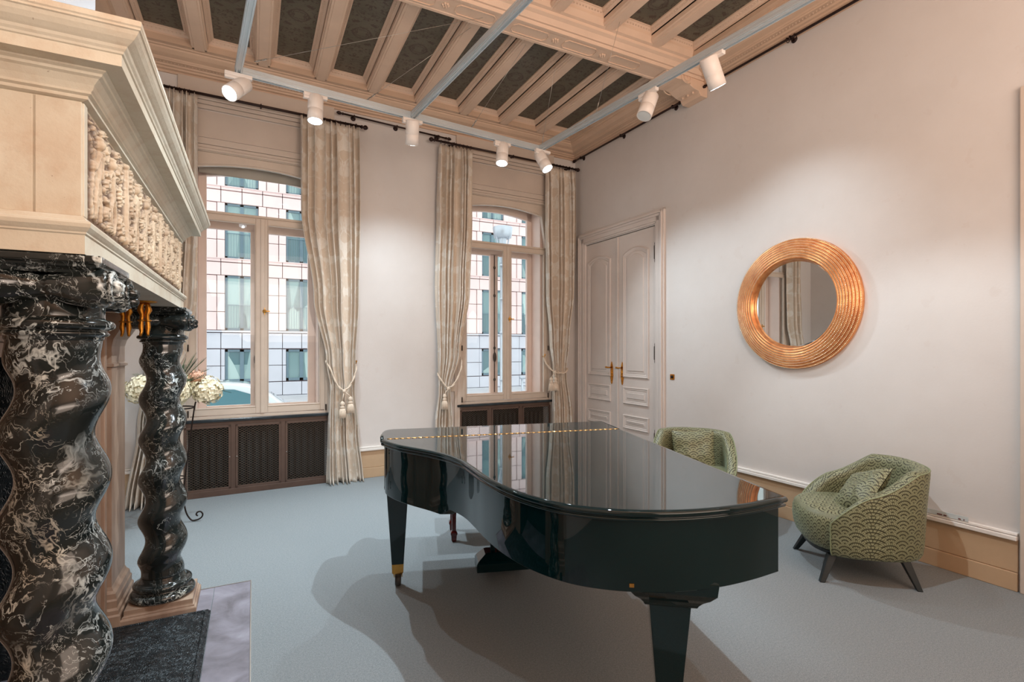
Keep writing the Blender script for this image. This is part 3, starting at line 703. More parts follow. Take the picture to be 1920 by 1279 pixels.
# ------------------------------------------------------------------ radiator covers
def diamond(m, x0, x1, z0, z1, y, pitch=.0205, slope=.62, w=.0028):
    dz = pitch * slope * 2
    for sgn in (1, -1):
        k = -int((x1 - x0) * slope / dz) - 2
        while True:
            zc = z0 + k * dz if sgn > 0 else z0 + k * dz
            # line z = zc + sgn*slope*(x-x0)   (sgn>0)  /  z = zc - slope*(x-x0)
            s = slope * sgn; xa, xb = x0, x1; za, zb = zc, zc + s * (x1 - x0)
            if (za > z1 and zb > z1): 
                break
            def clipx(zv): return x0 + (zv - zc) / s
            lo, hi = sorted((clipx(z0), clipx(z1))); xa, xb = max(x0, lo), min(x1, hi)
            if xb - xa > .002: m.bar((xa, y, zc + s * (xa - x0)), (xb, y, zc + s * (xb - x0)), .0018, w, up=(0, 1, 0) if False else (0, 0, 1))
            k += 1
            if k > 400: break
def rad_cover(c, label):
    t = thing('radiator_cover', label, 'radiator cover', WO, AW, 'radiator covers under the windows')
    cw = .735; xs_ = [c - cw, c - cw + .47, c - cw + .47 + .485, c + cw]
    f = MB(); y0, y1 = -.012, .02
    f.box(c - cw, c + cw, y0 - .01, y1, 0, .062); f.box(c - cw, c + cw, y0, y1, .735, .775)
    for x_ in (c - cw, xs_[1] - .0225, xs_[2] - .0225, c + cw - .03): f.box(x_, x_ + (.045 if x_ not in (c - cw, c + cw - .03) else .03), y0, y1, .06, .74)
    f.build('cover_frame', M['grille'], t, bevel=.003)
    for i in range(3):
        a = xs_[i] + (.03 if i == 0 else .0225); b = xs_[i + 1] - (.03 if i == 2 else .0225)
        d = MB(); 
        for q in ((a, a + .022, .062, .735), (b - .022, b, .062, .735), (a, b, .062, .085), (a, b, .712, .735)): d.box(q[0], q[1], y0 - .006, y0 + .012, q[2], q[3])
        dr = d.build('grille_panel', M['grille'], t, bevel=.002)
        mm = MB(); diamond(mm, a + .02, b - .02, .083, .714, y0 + .004); g = mm.build('wire_mesh', M['mesh'], dr, fix=False); g['kind'] = 'stuff'
        kb = MB(); kb.ball((a + .011 if i else b - .011, y0 - .012, .40), .007, 8, 6); kb.build('knob', M['wire'], dr)
    bk = MB(); bk.box(c - .68, c + .68, .14, .155, .0, .76)
    for k in range(18): bk.lathe([(.02, .10), (.024, .12), (.024, .62), (.02, .64)], 8, (c - .6 + k * .07, .09, 0))
    bk.build('radiator', M['dark_inside'], t)
    return t
rad_cover(W1C, 'brown three-panel mesh radiator cover under the left window')
rad_cover(W2C, 'brown three-panel mesh radiator cover under the right window, behind the piano')

# ------------------------------------------------------------------ curtain rods
def rod(pts, label, nm='curtain_rod', r=.014, brackets=(), rings=(), fin=(1, 1), cat='curtain rod', group=None, wallvec=Vector((0, .1, 0))):
    a, b = pts; t = thing(nm, label, cat, a, 0, group); d = (b - a); L = d.length; dn = d.normalized()
    MB().tube([(0, 0, 0), tuple(d)], r, 10).build('rod', M['bronze_rod'], t)
    q = dn.to_track_quat('Z', 'Y').to_matrix().to_4x4()
    for e_, on in ((0, fin[0]), (1, fin[1])):
        if not on: continue
        m = MB(); mt = (Matrix.Translation(d) @ q) if e_ else (Matrix.Rotation(PI, 4, dn.orthogonal()) @ q)
        m.lathe([(r, -.01), (r * 1.5, 0), (r * 1.5, .008), (r * .8, .016), (r * 1.7, .03), (r * 2.0, .045), (r * 1.5, .062), (r * .7, .072), (.001, .075)], 12, mtx=mt); m.build('finial', M['bronze_rod'], t)
    for f in brackets:
        p = d * f; m = MB(); m.bar(p, p + wallvec, .014, .016); m.lathe([(.03, -.002), (.026, .008), (.01, .012)], 12, mtx=Matrix.Translation(p + wallvec) @ (-wallvec).to_track_quat('Z', 'Y').to_matrix().to_4x4())
        m.tube([p + q.to_3x3() @ Vector(((r + .004) * math.cos(s), (r + .004) * math.sin(s), 0)) for s in [i * PI / 6 for i in range(12)]], .006, 6, closed=True); m.build('bracket', M['bronze_rod'], t)
    for s_ in rings:
        p = d * (s_ / L); m = MB(); m.tube([p + Vector((0, 0, -.008)) + q.to_3x3() @ Vector(((r + .010) * math.cos(s), (r + .010) * math.sin(s), 0)) for s in [i * PI / 7 for i in range(14)]], .0035, 5, closed=True)
        m.build('ring', M['bronze_rod'], t)
    return t
wv = Wp(0, 0, 0) - Wp(0, .11, 0)
def rings_for(u0, a, b, n): return [a - u0 + (b - a) * (i + .5) / n for i in range(n)]
rod((Wp(-.98, .12, 4.135), Wp(1.13, .12, 4.135)), 'dark bronze curtain rod over the left window', brackets=(.08, .5, .97), rings=rings_for(-.98, -.8, -.51, 7) + rings_for(-.98, .47, 1.09, 11), wallvec=wv, group='curtain rods over the windows')
rod((Wp(2.03, .12, 4.16), Wp(4.2, .12, 4.16)), 'dark bronze curtain rod over the right window', brackets=(.12, .52, .95), rings=rings_for(2.03, 2.09, 2.55, 9) + rings_for(2.03, 3.68, 4.17, 9), wallvec=wv, group='curtain rods over the windows')
rod((Wp(.93, .07, 4.265), Wp(2.2, .07, 4.235)), 'short dark picture rod on the wall between the two windows', 'picture_rod', .010, brackets=(.1, .5, .92), wallvec=wv * .6, cat='picture rod', group='picture rods below the cornice', rings=[1.12, 1.15, 1.18])
rv = Rp(0, 0, 0) - Rp(0, .06, 0)
rod((Rp(6.22, .06, 4.30), Rp(4.22, .06, 4.29)), 'dark picture rod on the right wall from the far corner to the corbel', 'picture_rod', .012, brackets=(.06, .5, .95), wallvec=rv, cat='picture rod', group='picture rods below the cornice')
rod((Rp(3.86, .06, 4.315), Rp(.6, .06, 4.315)), 'long dark picture rod on the right wall in front of the corbel', 'picture_rod', .012, brackets=(.05, .29, .8), rings=[.92, .99], wallvec=rv, cat='picture rod', group='picture rods below the cornice')

# ------------------------------------------------------------------ curtains
def lerp_rows(rows, z):
    for (z1, *a), (z0, *b) in zip(rows, rows[1:]):
        if z0 <= z <= z1:
            t = (z1 - z) / (z1 - z0); t = t * t * (3 - 2 * t) if True else t
            return [x + (y - x) * t for x, y in zip(a, b)]
    return list(rows[-1][1:])
def curtain(rows, nf, seed, label, amp=.066, o0=.125):
    rnd = random.Random(seed); nu, nz = nf * 14, 84; zt, zb = rows[0][0], rows[-1][0]
    m = MB(); uv = []
    ph = [rnd.uniform(-.5, .5) for _ in range(nf + 2)]; am = [rnd.uniform(.55, 1.25) for _ in range(nf + 2)]
    base = min(r[1] for r in rows)
    for i in range(nz + 1):
        z = zt + (zb - zt) * (i / nz); uL, uR, sp = lerp_rows(rows, z)
        for j in range(nu + 1):
            s = j / nu; k = nf * (s + .5 / nf * .55 * math.sin(2 * PI * s * 2.3 + seed) * min(1, s * 6, (1 - s) * 6)); k = min(max(k, 0), nf - 1e-6); ki = int(k); fr_ = k - ki
            a_ = am[ki] * (1 - fr_) + am[min(ki + 1, nf + 1)] * fr_; p_ = ph[ki] * (1 - fr_) + ph[ki + 1] * fr_
            drift = .35 * math.sin(z * 1.1 + s * 3 + seed) * (1 - z / zt)
            wv_ = math.sin(2 * PI * (k + p_ * .5 + drift))
            pinch = min(1, (zt - z) / .25) * .65 + .35
            dep = amp * a_ * wv_ * pinch * sp + .008 * noise.noise((s * 9, z * 3, seed))
            side = .35 * (uR - uL) / nf * math.cos(2 * PI * (k + p_ * .5 + drift)) * sp * .6
            u = uL + (uR - uL) * s + side * (1 if 0 < j < nu else 0)
            o_ = o0 + dep
            if z < .1: o_ += .04 * (1 - z / .1) * (.5 + .5 * math.sin(k * 7 + seed)); 
            p = (u, -max(o_, .045), max(z + (.02 * math.sin(k * 3.1) if z < .05 else 0), .004))
            m.v.append(p); uv.append((s * nf * .16, z))
    for i in range(nz):
        for j in range(nu):
            a = i * (nu + 1) + j; m.f.append((a, a + nu + 1, a + nu + 2, a + 1)); m.s.append(True)
    o = m.build('curtain', M['curtain'], None, fix=False, uv=uv); o.location = WO; o.rotation_euler = (0, 0, AW)
    md = o.modifiers.new('thick', 'SOLIDIFY'); md.thickness = .003
    return tag(o, label, 'curtain', 'floor-length cream damask curtains')
curtain([(4.12, -.80, -.505, 1), (2.74, -.78, -.505, 1), (2.05, -.84, -.512, .9), (1.55, -.92, -.60, .8), (1.2, -.95, -.74, .6), (.8, -1.0, -.80, .8), (0, -1.10, -.87, 1)], 6, 3, 'cream damask curtain at the left side of the left window, behind the stone hood')
curtain([(4.12, .464, 1.093, 1), (3.1, .464, 1.10, 1), (2.1, .60, 1.085, .95), (1.4, .73, 1.05, .8), (1.08, .775, 1.045, .6), (.6, .755, 1.09, .8), (.0, .745, 1.15, 1)], 8, 5, 'cream damask curtain at the right side of the left window, widest of the four')
curtain([(4.12, 2.09, 2.555, 1), (3.28, 2.07, 2.55, 1), (2.3, 2.05, 2.51, .95), (1.5, 2.08, 2.39, .8), (1.02, 2.08, 2.25, .55), (.6, 2.04, 2.28, .8), (0, 2.02, 2.32, 1)], 7, 8, 'cream damask curtain at the left side of the right window')
curtain([(4.12, 3.68, 4.175, 1), (3.3, 3.675, 4.18, 1), (2.4, 3.695, 4.165, .95), (1.65, 3.76, 4.08, .8), (1.22, 3.81, 4.03, .55), (.6, 3.80, 4.12, .8), (0, 3.78, 4.19, 1)], 7, 12, 'cream damask curtain beside the double door, in the far corner')
def tieback(pts, knot, tassels, hook, label):
    t = thing('curtain_tieback', label, 'tieback', WO, AW, 'cream rope tiebacks with tassels')
    P = catmull([(u, -o_, z) for u, o_, z in pts], 8)
    m = MB(); n = len(P)
    for k in range(2):
        Q = [(Vector(p) + Vector((0, .008 * math.sin(i * .55 + k * PI), .008 * math.cos(i * .55 + k * PI)))) for i, p in enumerate(P)]; m.tube(Q, .0085, 6)
    m.ball((knot[0], -knot[1], knot[2]), .022, 10, 7); m.build('rope', M['rope'], t)
    for (u, o_, z) in tassels:
        q = MB(); q.tube([(knot[0], -knot[1], knot[2]), ((knot[0] + u) / 2, -o_, (knot[2] + z) / 2), (u, -o_, z)], .006, 6); 
        q.lathe([(.006, 0), (.02, -.012), (.026, -.03), (.02, -.048), (.014, -.055), (.026, -.062), (.03, -.075)], 14, (u, -o_, z)); tt = q.build('tassel', M['rope'], t)
        f = MB()
        for j in range(26):
            a = 2 * PI * j / 26; r0, r1 = .018, .040 * (.92 + .16 * random.random())
            f.tube([(u + r0 * math.cos(a), -o_ + r0 * math.sin(a), z - .068), (u + r1 * math.cos(a) * .85, -o_ + r1 * math.sin(a) * .85, z - .12), (u + r1 * math.cos(a), -o_ + r1 * math.sin(a), z - .195 + .012 * random.random())], [.004, .005, .006], 5)
        f.lathe([(.016, -.07), (.03, -.12), (.033, -.185)], 12, (u, -o_, z)); f.build('fringe', M['rope'], tt)
    if hook:
        h = MB(); h.tube([(hook[0], 0, hook[1]), (hook[0], -.06, hook[1]), (hook[0], -.075, hook[1] + .02)], .006, 6); h.ball((hook[0], -.075, hook[1] + .026), .011, 8, 6); h.build('hook', M['brass'], t)
tieback([(1.075, .04, 1.36), (1.06, .16, 1.30), (1.0, .19, 1.15), (.92, .2, 1.07), (.84, .195, 1.14), (.77, .17, 1.32), (.735, .10, 1.40), (.80, .05, 1.42)], (.915, .205, 1.06), [(.895, .215, .95), (.985, .21, 1.00)], (1.08, 1.37), 'rope tieback with two tassels on the left window\'s right curtain')
tieback([(2.42, .04, 1.42), (2.38, .15, 1.30), (2.28, .19, 1.12), (2.18, .2, 1.05), (2.10, .18, 1.14), (2.075, .11, 1.22), (2.12, .05, 1.24)], (2.175, .205, 1.04), [(2.125, .215, .98)], None, 'rope tieback on the right window\'s left curtain')
tieback([(3.70, .03, 1.42), (3.735, .08, 1.31), (3.79, .17, 1.215), (3.86, .19, 1.20), (3.97, .18, 1.20), (4.05, .12, 1.25), (4.0, .05, 1.27)], (3.79, .195, 1.21), [(3.725, .2, 1.14), (3.79, .21, 1.14)], (3.70, 1.43), 'rope tieback with two tassels on the curtain beside the door')
tieback([(-.70, .04, 1.3), (-.72, .16, 1.22), (-.83, .18, 1.15), (-.96, .12, 1.22)], (-.8, .19, 1.15), [(-.8, .2, 1.08)], None, 'rope tieback on the leftmost curtain')
k_ = MB().box(2.285, 2.345, -.03, 0, .985, 1.075); o = k_.build('power_socket', M['socket'], bevel=.006); o.location = WO; o.rotation_euler = (0, 0, AW); tag(o, 'beige wall socket beside the right window, half behind its left curtain', 'socket')

# ------------------------------------------------------------------ fireplace
fp = thing('fireplace', 'carved limestone chimneypiece on twisted black marble columns', 'fireplace', (0, 0, 0))
def rect_loops(m, rows, y0, y1, xb, cap0=False, cap1=False):
    """rows: (x_front, overhang beyond body ends, z); three visible sides + back at xb"""
    m.loops([[(xb, y0 - e, z), (xf, y0 - e, z), (xf, y1 + e, z), (xb, y1 + e, z)] for xf, e, z in rows], cap0=cap0, cap1=cap1)
HB = 1.787; Y0, Y1 = 1.675, 3.66
hb = MB()
rect_loops(hb, [(-.378, .040, HB), (-.378, .040, 1.835), (-.374, .044, 1.838), (-.374, .044, 1.842), (-.370, .048, 1.846), (-.364, .054, 1.853), (-.362, .056, 1.862), (-.366, .052, 1.868), (-.374, .044, 1.871), (-.380, .038, 1.880), (-.384, .034, 1.884), (-.388, .012, 1.886), (-.394, 0, 1.888), (-.394, 0, 2.19)], Y0, Y1, XL, cap0=True)
hb.build('hood_base', M['limestone'], fp)
hc = MB()
e0 = -.388
rect_loops(hc, [(-.394, .0, 2.185), (-.378, .012, 2.19), (-.378, .012, 2.198), (-.370, .02, 2.202), (-.370, .02, 2.208), (-.366, .022, 2.212), (-.362, .028, 2.222), (-.350, .040, 2.236), (-.342, .048, 2.240), (-.340, .05, 2.246), (-.332, .058, 2.250), (-.332, .058, 2.254), (-.292, .098, 2.254), (-.292, .098, 2.282), (-.288, .102, 2.284), (-.286, .104, 2.289), (-.281, .109, 2.294), (-.278, .112, 2.300), (-.272, .118, 2.304), (-.262, .128, 2.312), (-.254, .136, 2.322), (-.250, .140, 2.330), (-.246, .144, 2.332), (-.246, .144, 2.337), (-.244, .147, 2.340), (-.244, .147, 2.352), (-.250, .141, 2.356)], Y0, Y1, XL, cap1=True)
hc.build('hood_cornice', M['limestone'], fp)
# side stone slabs on the near face
MB().box(-1.32, -.488, Y0 - .004, Y0 + .02, 1.889, 2.184).build('side_slab', M['limestone'], fp, bevel=.002)
MB().box(-.484, -.392, Y0 - .006, Y0 + .02, 1.889, 2.184).build('corner_slab', M['limestone'], fp, bevel=.002)
# carved frieze: real displaced relief
def relief():
    import numpy as np
    ya, yb, za, zb = Y0 + .03, Y1 - .03, 1.893, 2.178; ny, nz = 620, 96
    dy, dz = (yb - ya) / ny, (zb - za) / nz; G = np.zeros((nz + 1, ny + 1)); rnd = random.Random(11)
    def dab(y, z, r, h, e=1.0):
        i0, i1 = max(0, int((z - r * e - za) / dz)), min(nz, int((z + r * e - za) / dz) + 1); j0, j1 = max(0, int((y - r - ya) / dy)), min(ny, int((y + r - ya) / dy) + 1)
        if i1 < i0 or j1 < j0: return
        Z = (za + np.arange(i0, i1 + 1) * dz - z)[:, None] / (r * e); Yy = (ya + np.arange(j0, j1 + 1) * dy - y)[None, :] / r
        q = np.clip(1 - Z * Z - Yy * Yy, 0, 1); G[i0:i1 + 1, j0:j1 + 1] = np.maximum(G[i0:i1 + 1, j0:j1 + 1], h * np.sqrt(q))
    def stroke(P, r0, r1, h0, h1):
        P = catmull([(a, b) for a, b in P], 6); L = 0
        for k in range(len(P) - 1):
            n = max(1, int(math.dist(P[k], P[k + 1]) / .0028))
            for m_ in range(n):
                t = (k + m_ / n) / (len(P) - 1); f = m_ / n
                dab(P[k][0] + (P[k + 1][0] - P[k][0]) * f, P[k][1] + (P[k + 1][1] - P[k][1]) * f, r0 + (r1 - r0) * t, h0 + (h1 - h0) * t)
    def spiral(y, z, R_, turn, st, sgn, w=.0048):
        P = [(y + R_ * (1 - t / 14) * math.cos(st + sgn * turn * t / 12), z + R_ * (1 - t / 14) * math.sin(st + sgn * turn * t / 12)) for t in range(13)]
        stroke(P, w, w * .8, .024, .028); dab(*P[-1], w * 1.7, .032)
        for t in range(0, 9, 1):      # leaf lobes outside the spiral
            a = st + sgn * turn * t / 12; rr = R_ * (1 - t / 14) + w * 1.5
            dab(y + rr * math.cos(a), z + rr * math.sin(a), w * 1.1, .020 + .006 * (t % 2), rnd.uniform(.8, 1.5))
    n = 11
    for k in range(n):
        y = ya + (yb - ya) * (k + .45) / n + rnd.uniform(-.012, .012); z = za; s = rnd.uniform(.88, 1.02); l = rnd.uniform(-.02, .02)
        if k % 4 == 2:      # smooth baluster between the groups
            stroke([(y, z + .01), (y, z + .1), (y, z + .2), (y, z + .27)], .011, .008, .028, .026); dab(y, z + .02, .016, .03); dab(y, z + .27, .014, .03)
        else:
            dab(y + l, z + .235 * s, .0145, .034, 1.25); dab(y + l, z + .252 * s, .016, .029, .6)
            stroke([(y + l, z + .205 * s), (y + l * .6, z + .17 * s), (y, z + .12 * s)], .0145, .011, .026, .023)
            for sg in (-1, 1):
                kx = y + sg * rnd.uniform(.012, .03); stroke([(y + sg * .007, z + .125 * s), (kx, z + .07 * s), (kx - sg * rnd.uniform(-.008, .016), z + .012)], .008, .005, .022, .018)
                ex = y + sg * rnd.uniform(.028, .042); ez = z + rnd.uniform(.13, .2); stroke([(y + l + sg * .014, z + .198 * s), (ex, ez), (ex + sg * rnd.uniform(-.01, .022), ez + rnd.uniform(-.03, .05))], .0065, .0045, .026, .022)
            for q in range(4):
                a = y + rnd.uniform(-.035, .035); stroke([(a, z + rnd.uniform(.1, .2)), (a + rnd.uniform(-.02, .02), z + rnd.uniform(.06, .1)), (a + rnd.uniform(-.02, .02), z + rnd.uniform(.0, .05))], .004, .003, .018, .014)
        yc_ = ya + (yb - ya) * (k + .95) / n
        for (oy, oz, R_) in ((0, .06, .030), (.012, .145, .026), (-.01, .225, .028), (.03, .02, .016), (-.035, .265, .015)):
            spiral(yc_ + oy + rnd.uniform(-.006, .006), za + oz, R_ * rnd.uniform(.85, 1.1), rnd.uniform(6, 9), rnd.uniform(0, 6.28), rnd.choice((-1, 1)), R_ * .17)
        for q in range(110): dab(y + rnd.uniform(-.09, .09), za + rnd.uniform(.005, .28), rnd.uniform(.003, .006), rnd.uniform(.006, .014), rnd.uniform(.6, 2.4))
        for q in range(26): dab(y + rnd.uniform(-.088, .088), za + rnd.uniform(.005, .28), rnd.uniform(.0035, .008), rnd.uniform(.008, .020), rnd.uniform(.6, 1.7))
    m = MB(); H_ = []
    for i in range(nz + 1):
        for j in range(ny + 1):
            y, z = ya + j * dy, za + i * dz
            h = float(G[i, j]) * .66 + .0020 * noise.noise((y * 130, z * 130, 3)) + .002
            ed = min(j, ny - j, i, nz - i); h = max(.0005, h) * min(1, ed / 3)
            m.v.append((-.3935 + h, y, z)); H_.append(h / .024)
    for i in range(nz):
        for j in range(ny):
            a = i * (ny + 1) + j; m.f.append((a, a + 1, a + ny + 2, a + ny + 1)); m.s.append(True)
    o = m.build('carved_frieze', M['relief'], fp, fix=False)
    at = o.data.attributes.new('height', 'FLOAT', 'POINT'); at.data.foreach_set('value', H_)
    return o
relief()
for y0, y1 in ((Y0, Y0 + .03), (Y1 - .03, Y1)): MB().box(-.40, -.388, y0, y1, 1.889, 2.184).build('frieze_border', M['limestone'], fp, bevel=.003)

def column(cy, phase, mt, label):
    cx = -.478
    g = bpy.data.objects.new('twisted_column', None); col.objects.link(g); g.parent = fp; g.location = (cx, cy, 0); g['label'] = label
    P, r, e = .238, .108, .0185
    z0, z1 = .205, 1.578; m = MB(); L = []; n = 52; k = 190
    for i in range(k + 1):
        z = z0 + (z1 - z0) * i / k; th = 2 * PI * (z - phase) / P + PI
        f = min(1, (z - z0) / .10, (z1 - z) / .12); f = f * f * (3 - 2 * f)
        rr = r - .008 * (z - z0) / (z1 - z0)
        ex, ey = e * f * math.cos(th), e * f * math.sin(th)
        L.append([(ex + rr * math.cos(2 * PI * j / n), ey + rr * math.sin(2 * PI * j / n), z) for j in range(n)])
    m.loops(L, smooth=True, cap0=True, cap1=True); m.build('shaft', mt, g)
    # base: two tori on a stone plinth
    b = MB(); b.lathe([(.15, .080), (.158, .084), (.165, .095), (.165, .107), (.158, .118), (.146, .124), (.134, .128), (.131, .136), (.133, .142), (.142, .144), (.148, .150), (.149, .160), (.144, .169), (.133, .173), (.120, .176), (.117, .184), (.113, .19), (.108, .206), (.104, .21)], 48)
    b.build('base', mt, g)
    for k_ in range(40):  # rope twist on the lower torus
        pass
    pl = MB(); L = []
    for hw, z in ((.196, 0), (.196, .028), (.192, .034), (.186, .038), (.184, .046), (.178, .05), (.176, .056), (.176, .078), (.174, .080)): L.append([(-hw * .93, -hw * .83, z), (hw * .93, -hw * .83, z), (hw * .93, hw * .83, z), (-hw * .93, hw * .83, z)])
    pl.loops(L, cap0=True, cap1=True); pl.build('plinth', M['jamb'], g)
    c = MB(); c.lathe([(.100, 1.57), (.104, 1.575), (.104, 1.582), (.112, 1.583), (.117, 1.588), (.112, 1.595), (.106, 1.597), (.116, 1.599), (.128, 1.606), (.130, 1.614), (.126, 1.622), (.116, 1.627), (.108, 1.629), (.106, 1.635), (.106, 1.73)], 48); c.build('necking', mt, g)
    ab = MB(); L = []
    for hw, z in ((.130, 1.742), (.134, 1.750), (.142, 1.755), (.150, 1.757), (.152, 1.762), (.158, 1.766), (.163, 1.768), (.163, 1.783), (.160, 1.786)): L.append([(-hw * .82, -hw, z), (hw * .82, -hw, z), (hw * .82, hw, z), (-hw * .82, hw, z)])
    ab.loops(L, cap0=True, cap1=True); ab.build('abacus', mt, g, bevel=.003)
    for s in (-1, 1):
        v = MB(); yb_ = s * .100; zc = 1.708
        pr = [(-.165, .030), (-.160, .046), (-.15, .052), (-.10, .051), (-.06, .044), (-.035, .034), (-.022, .036), (-.015, .031), (0, .030), (.015, .031), (.022, .036), (.035, .034), (.06, .044), (.10, .051), (.145, .053), (.158, .050), (.166, .044)]
        v.lathe([(rr, x * .84) for x, rr in pr], 28, mtx=Matrix.Translation((0, yb_, zc)) @ Matrix.Rotation(R(90), 4, 'Y'))
        for face in (1, -1):
            X = face * .143
            v.tube([(X, yb_ + (.046 - .0026 * t) * math.cos(t * s) , zc + (.046 - .0026 * t) * math.sin(t)) for t in [i * .45 for i in range(36)]], .0075, 6)
            for a in range(3):      # leaf knob in the eye
                v.ball((X + face * .006, yb_ + .016 * math.cos(a * 2.1 + .5), zc - .002 + .016 * math.sin(a * 2.1 + .5)), .017, 10, 7, (1.3, .7, 1))
            v.ball((X + face * .016, yb_, zc), .011, 8, 6)
        v.build('volute', mt, g)
    eg = MB()
    for a in range(9): eg.ball((.108, -.07 + a * .0175, 1.712), .011, 8, 6, (1, .8, 1.6)); 
    eg.build('egg_ornament', mt, g)
    return g
column(1.800, 1.235 + .072, M['marble'], 'nearer twisted marble column with bold white veins')
column(3.660, 1.054 - .054, M['marble_far'], 'farther twisted column, darker with fine veins')
# fireplace body: jambs, lintel, firebox
bd = MB(); bd.box(XL, -.74, 1.50, 2.12, 0, HB); bd.box(XL, -.74, 3.20, 3.86, 0, HB); bd.box(XL, -.74, 2.12, 3.20, 1.52, HB); bd.build('surround', M['jamb'], fp)
for y0, y1, yi in ((3.20, 3.46, 1), (1.86, 2.12, -1)):
    j = MB()
    for a, b, d in ((0, .05, .02), (.05, .09, .035), (.09, .17, .028), (.17, .21, .045), (.21, .26, .02)):
        ya_, yb_ = (y0 + a, y0 + b) if yi > 0 else (y1 - b, y1 - a); j.box(-.745, -.74 + d, ya_, yb_, 0, 1.52 + a)
    j.build('opening_moulding', M['jamb'], fp, bevel=.004)
lt = MB()
for a, b, d in ((0, .05, .02), (.05, .09, .035), (.09, .17, .028), (.17, .21, .045), (.21, .26, .02)): lt.box(-.745, -.74 + d, 2.12 - b, 3.20 + b, 1.52 + a, 1.52 + b)
lt.build('lintel_moulding', M['jamb'], fp, bevel=.004)
for yc_ in (3.70, 1.66):
    p = MB(); hy = .165
    L = []
    for (xf, h_, z) in ((-.655, .215, 0), (-.655, .215, .07), (-.662, .205, .078), (-.662, .205, .10), (-.67, .195, .112), (-.67, .195, .15), (-.675, .185, .158), (-.68, .182, .185), (-.692, .17, .20), (-.70, hy, .22), (-.70, hy, 1.44), (-.688, .178, 1.446), (-.688, .178, 1.46), (-.70, hy, 1.466), (-.70, hy, 1.56), (-.69, .175, 1.60), (-.665, .19, 1.64), (-.65, .205, 1.67), (-.65, .205, 1.685), (-.63, .215, 1.70), (-.61, .225, 1.74), (-.61, .225, HB)):
        L.append([(-.95, yc_ - h_, z), (xf, yc_ - h_, z), (xf, yc_ + h_, z), (-.95, yc_ + h_, z)])
    p.loops(L, cap0=True, cap1=True); p.build('pilaster', M['jamb'], fp)
fbx = MB(); fbx.box(XL + .01, XL + .05, 2.12, 3.20, 0, 1.52); fbx.box(XL + .05, -.76, 2.12, 2.14, 0, 1.52); fbx.box(XL + .05, -.76, 3.18, 3.20, 0, 1.52)
for k in range(14): fbx.ball((XL + .055, 2.3 + (k % 7) * .12, .5 + (k // 7) * .4), .05, 8, 6, (.3, 1, 1))
fbx.build('fireback', M['castiron'], fp)
def brass_hook(x, y):
    g = MB()
    g.lathe([(.055, 0), (.05, -.006), (.03, -.010)], 12, (x, y, HB)); 
    for s in (-1, 1):
        a = x + s * .013
        g.tube([(x, y, HB - .005), (a, y, HB - .018), (a + s * .004, y, HB - .045), (a - s * .003, y, HB - .07), (a, y, HB - .10), (a + s * .002, y, HB - .13), (a, y, HB - .155), (a + s * .003, y - .01, HB - .175)], [.009, .011, .015, .010, .009, .012, .008, .006], 10)
        g.lathe([(.015, -.004), (.018, 0), (.015, .004)], 10, (a, y, HB - .098))
    g.build('brass_fitting', M['gilt'], fp)
brass_hook(-.488, 3.14); brass_hook(-.60, 3.35 - .02)
# hearth slabs and iron plate
h = thing('hearth', 'flush grey stone hearth with a thin metal edge set into the carpet', 'hearth')
MB().box(-.218, -.014, .6, 3.80, -.03, .004).build('stone_slab', M['slab'], h, bevel=.002)
MB().box(-.72, -.221, 3.46, 3.80, -.03, .003).build('stone_slab', M['slab'], h, bevel=.002)
MB().box(XL + .02, -.72, 2.12, 3.20, -.03, .002).build('stone_slab', M['slab'], h)
MB().box(-.72, -.221, .6, 3.457, -.03, .002).build('stone_slab', M['slab'], h, bevel=.002)
MB().box(-.0135, -.008, .6, 3.806, -.03, .006).build('metal_edge', M['wire'], h); MB().box(-.72, -.008, 3.801, 3.806, -.03, .006).build('metal_edge', M['wire'], h)
ip = thing('hearth_plate', 'black embossed iron hearth plate between the column plinths', 'hearth plate', (-.5, 2.7, 0))
L = []
for e_, z in ((0, .003), (0, .010), (.004, .014), (.008, .016), (.010, .023), (.016, .028), (.022, .030), (.026, .030), (.030, .026), (1, .026)):
    if e_ == 1: break
    L.append([(-.22 + .5 - e_ , -1.15 + e_, z), (-.22 + .5 - e_, .765 - e_, z), (-.28 + e_, .765 - e_, z), (-.28 + e_, -1.15 + e_, z)])
MB().loops(L, cap0=True, cap1=False).build('plate_rim', M['castiron'], ip)
pg = MB(); nx, ny = 60, 200; Hh = []
x0_, x1_, y0_, y1_ = -.25, .25, -1.12, .735
for i in range(ny + 1):
    for j in range(nx + 1):
        x, y = x0_ + (x1_ - x0_) * j / nx, y0_ + (y1_ - y0_) * i / ny
        cx_, cy_ = round(x / .085), round(y / .085); a = noise.noise((cx_ * 3.7, cy_ * 5.1, 2)) * 5
        w_ = math.sin((x * math.cos(a) + y * math.sin(a)) * 420) if noise.noise((cx_ * 1.7, cy_ * 2.3, 7)) > -.12 else 0
        r_ = math.hypot(x - cx_ * .085, y - cy_ * .085)
        pg.v.append((x, y, .026 + .0016 * w_ + .003 * noise.noise((x * 16, y * 16, 1)) + (.002 if r_ < .034 else 0)))
for i in range(ny):
    for j in range(nx):
        a = i * (nx + 1) + j; pg.f.append((a, a + 1, a + nx + 2, a + nx + 1)); pg.s.append(True)
pg.build('embossed_field', M['castiron'], ip, fix=False)

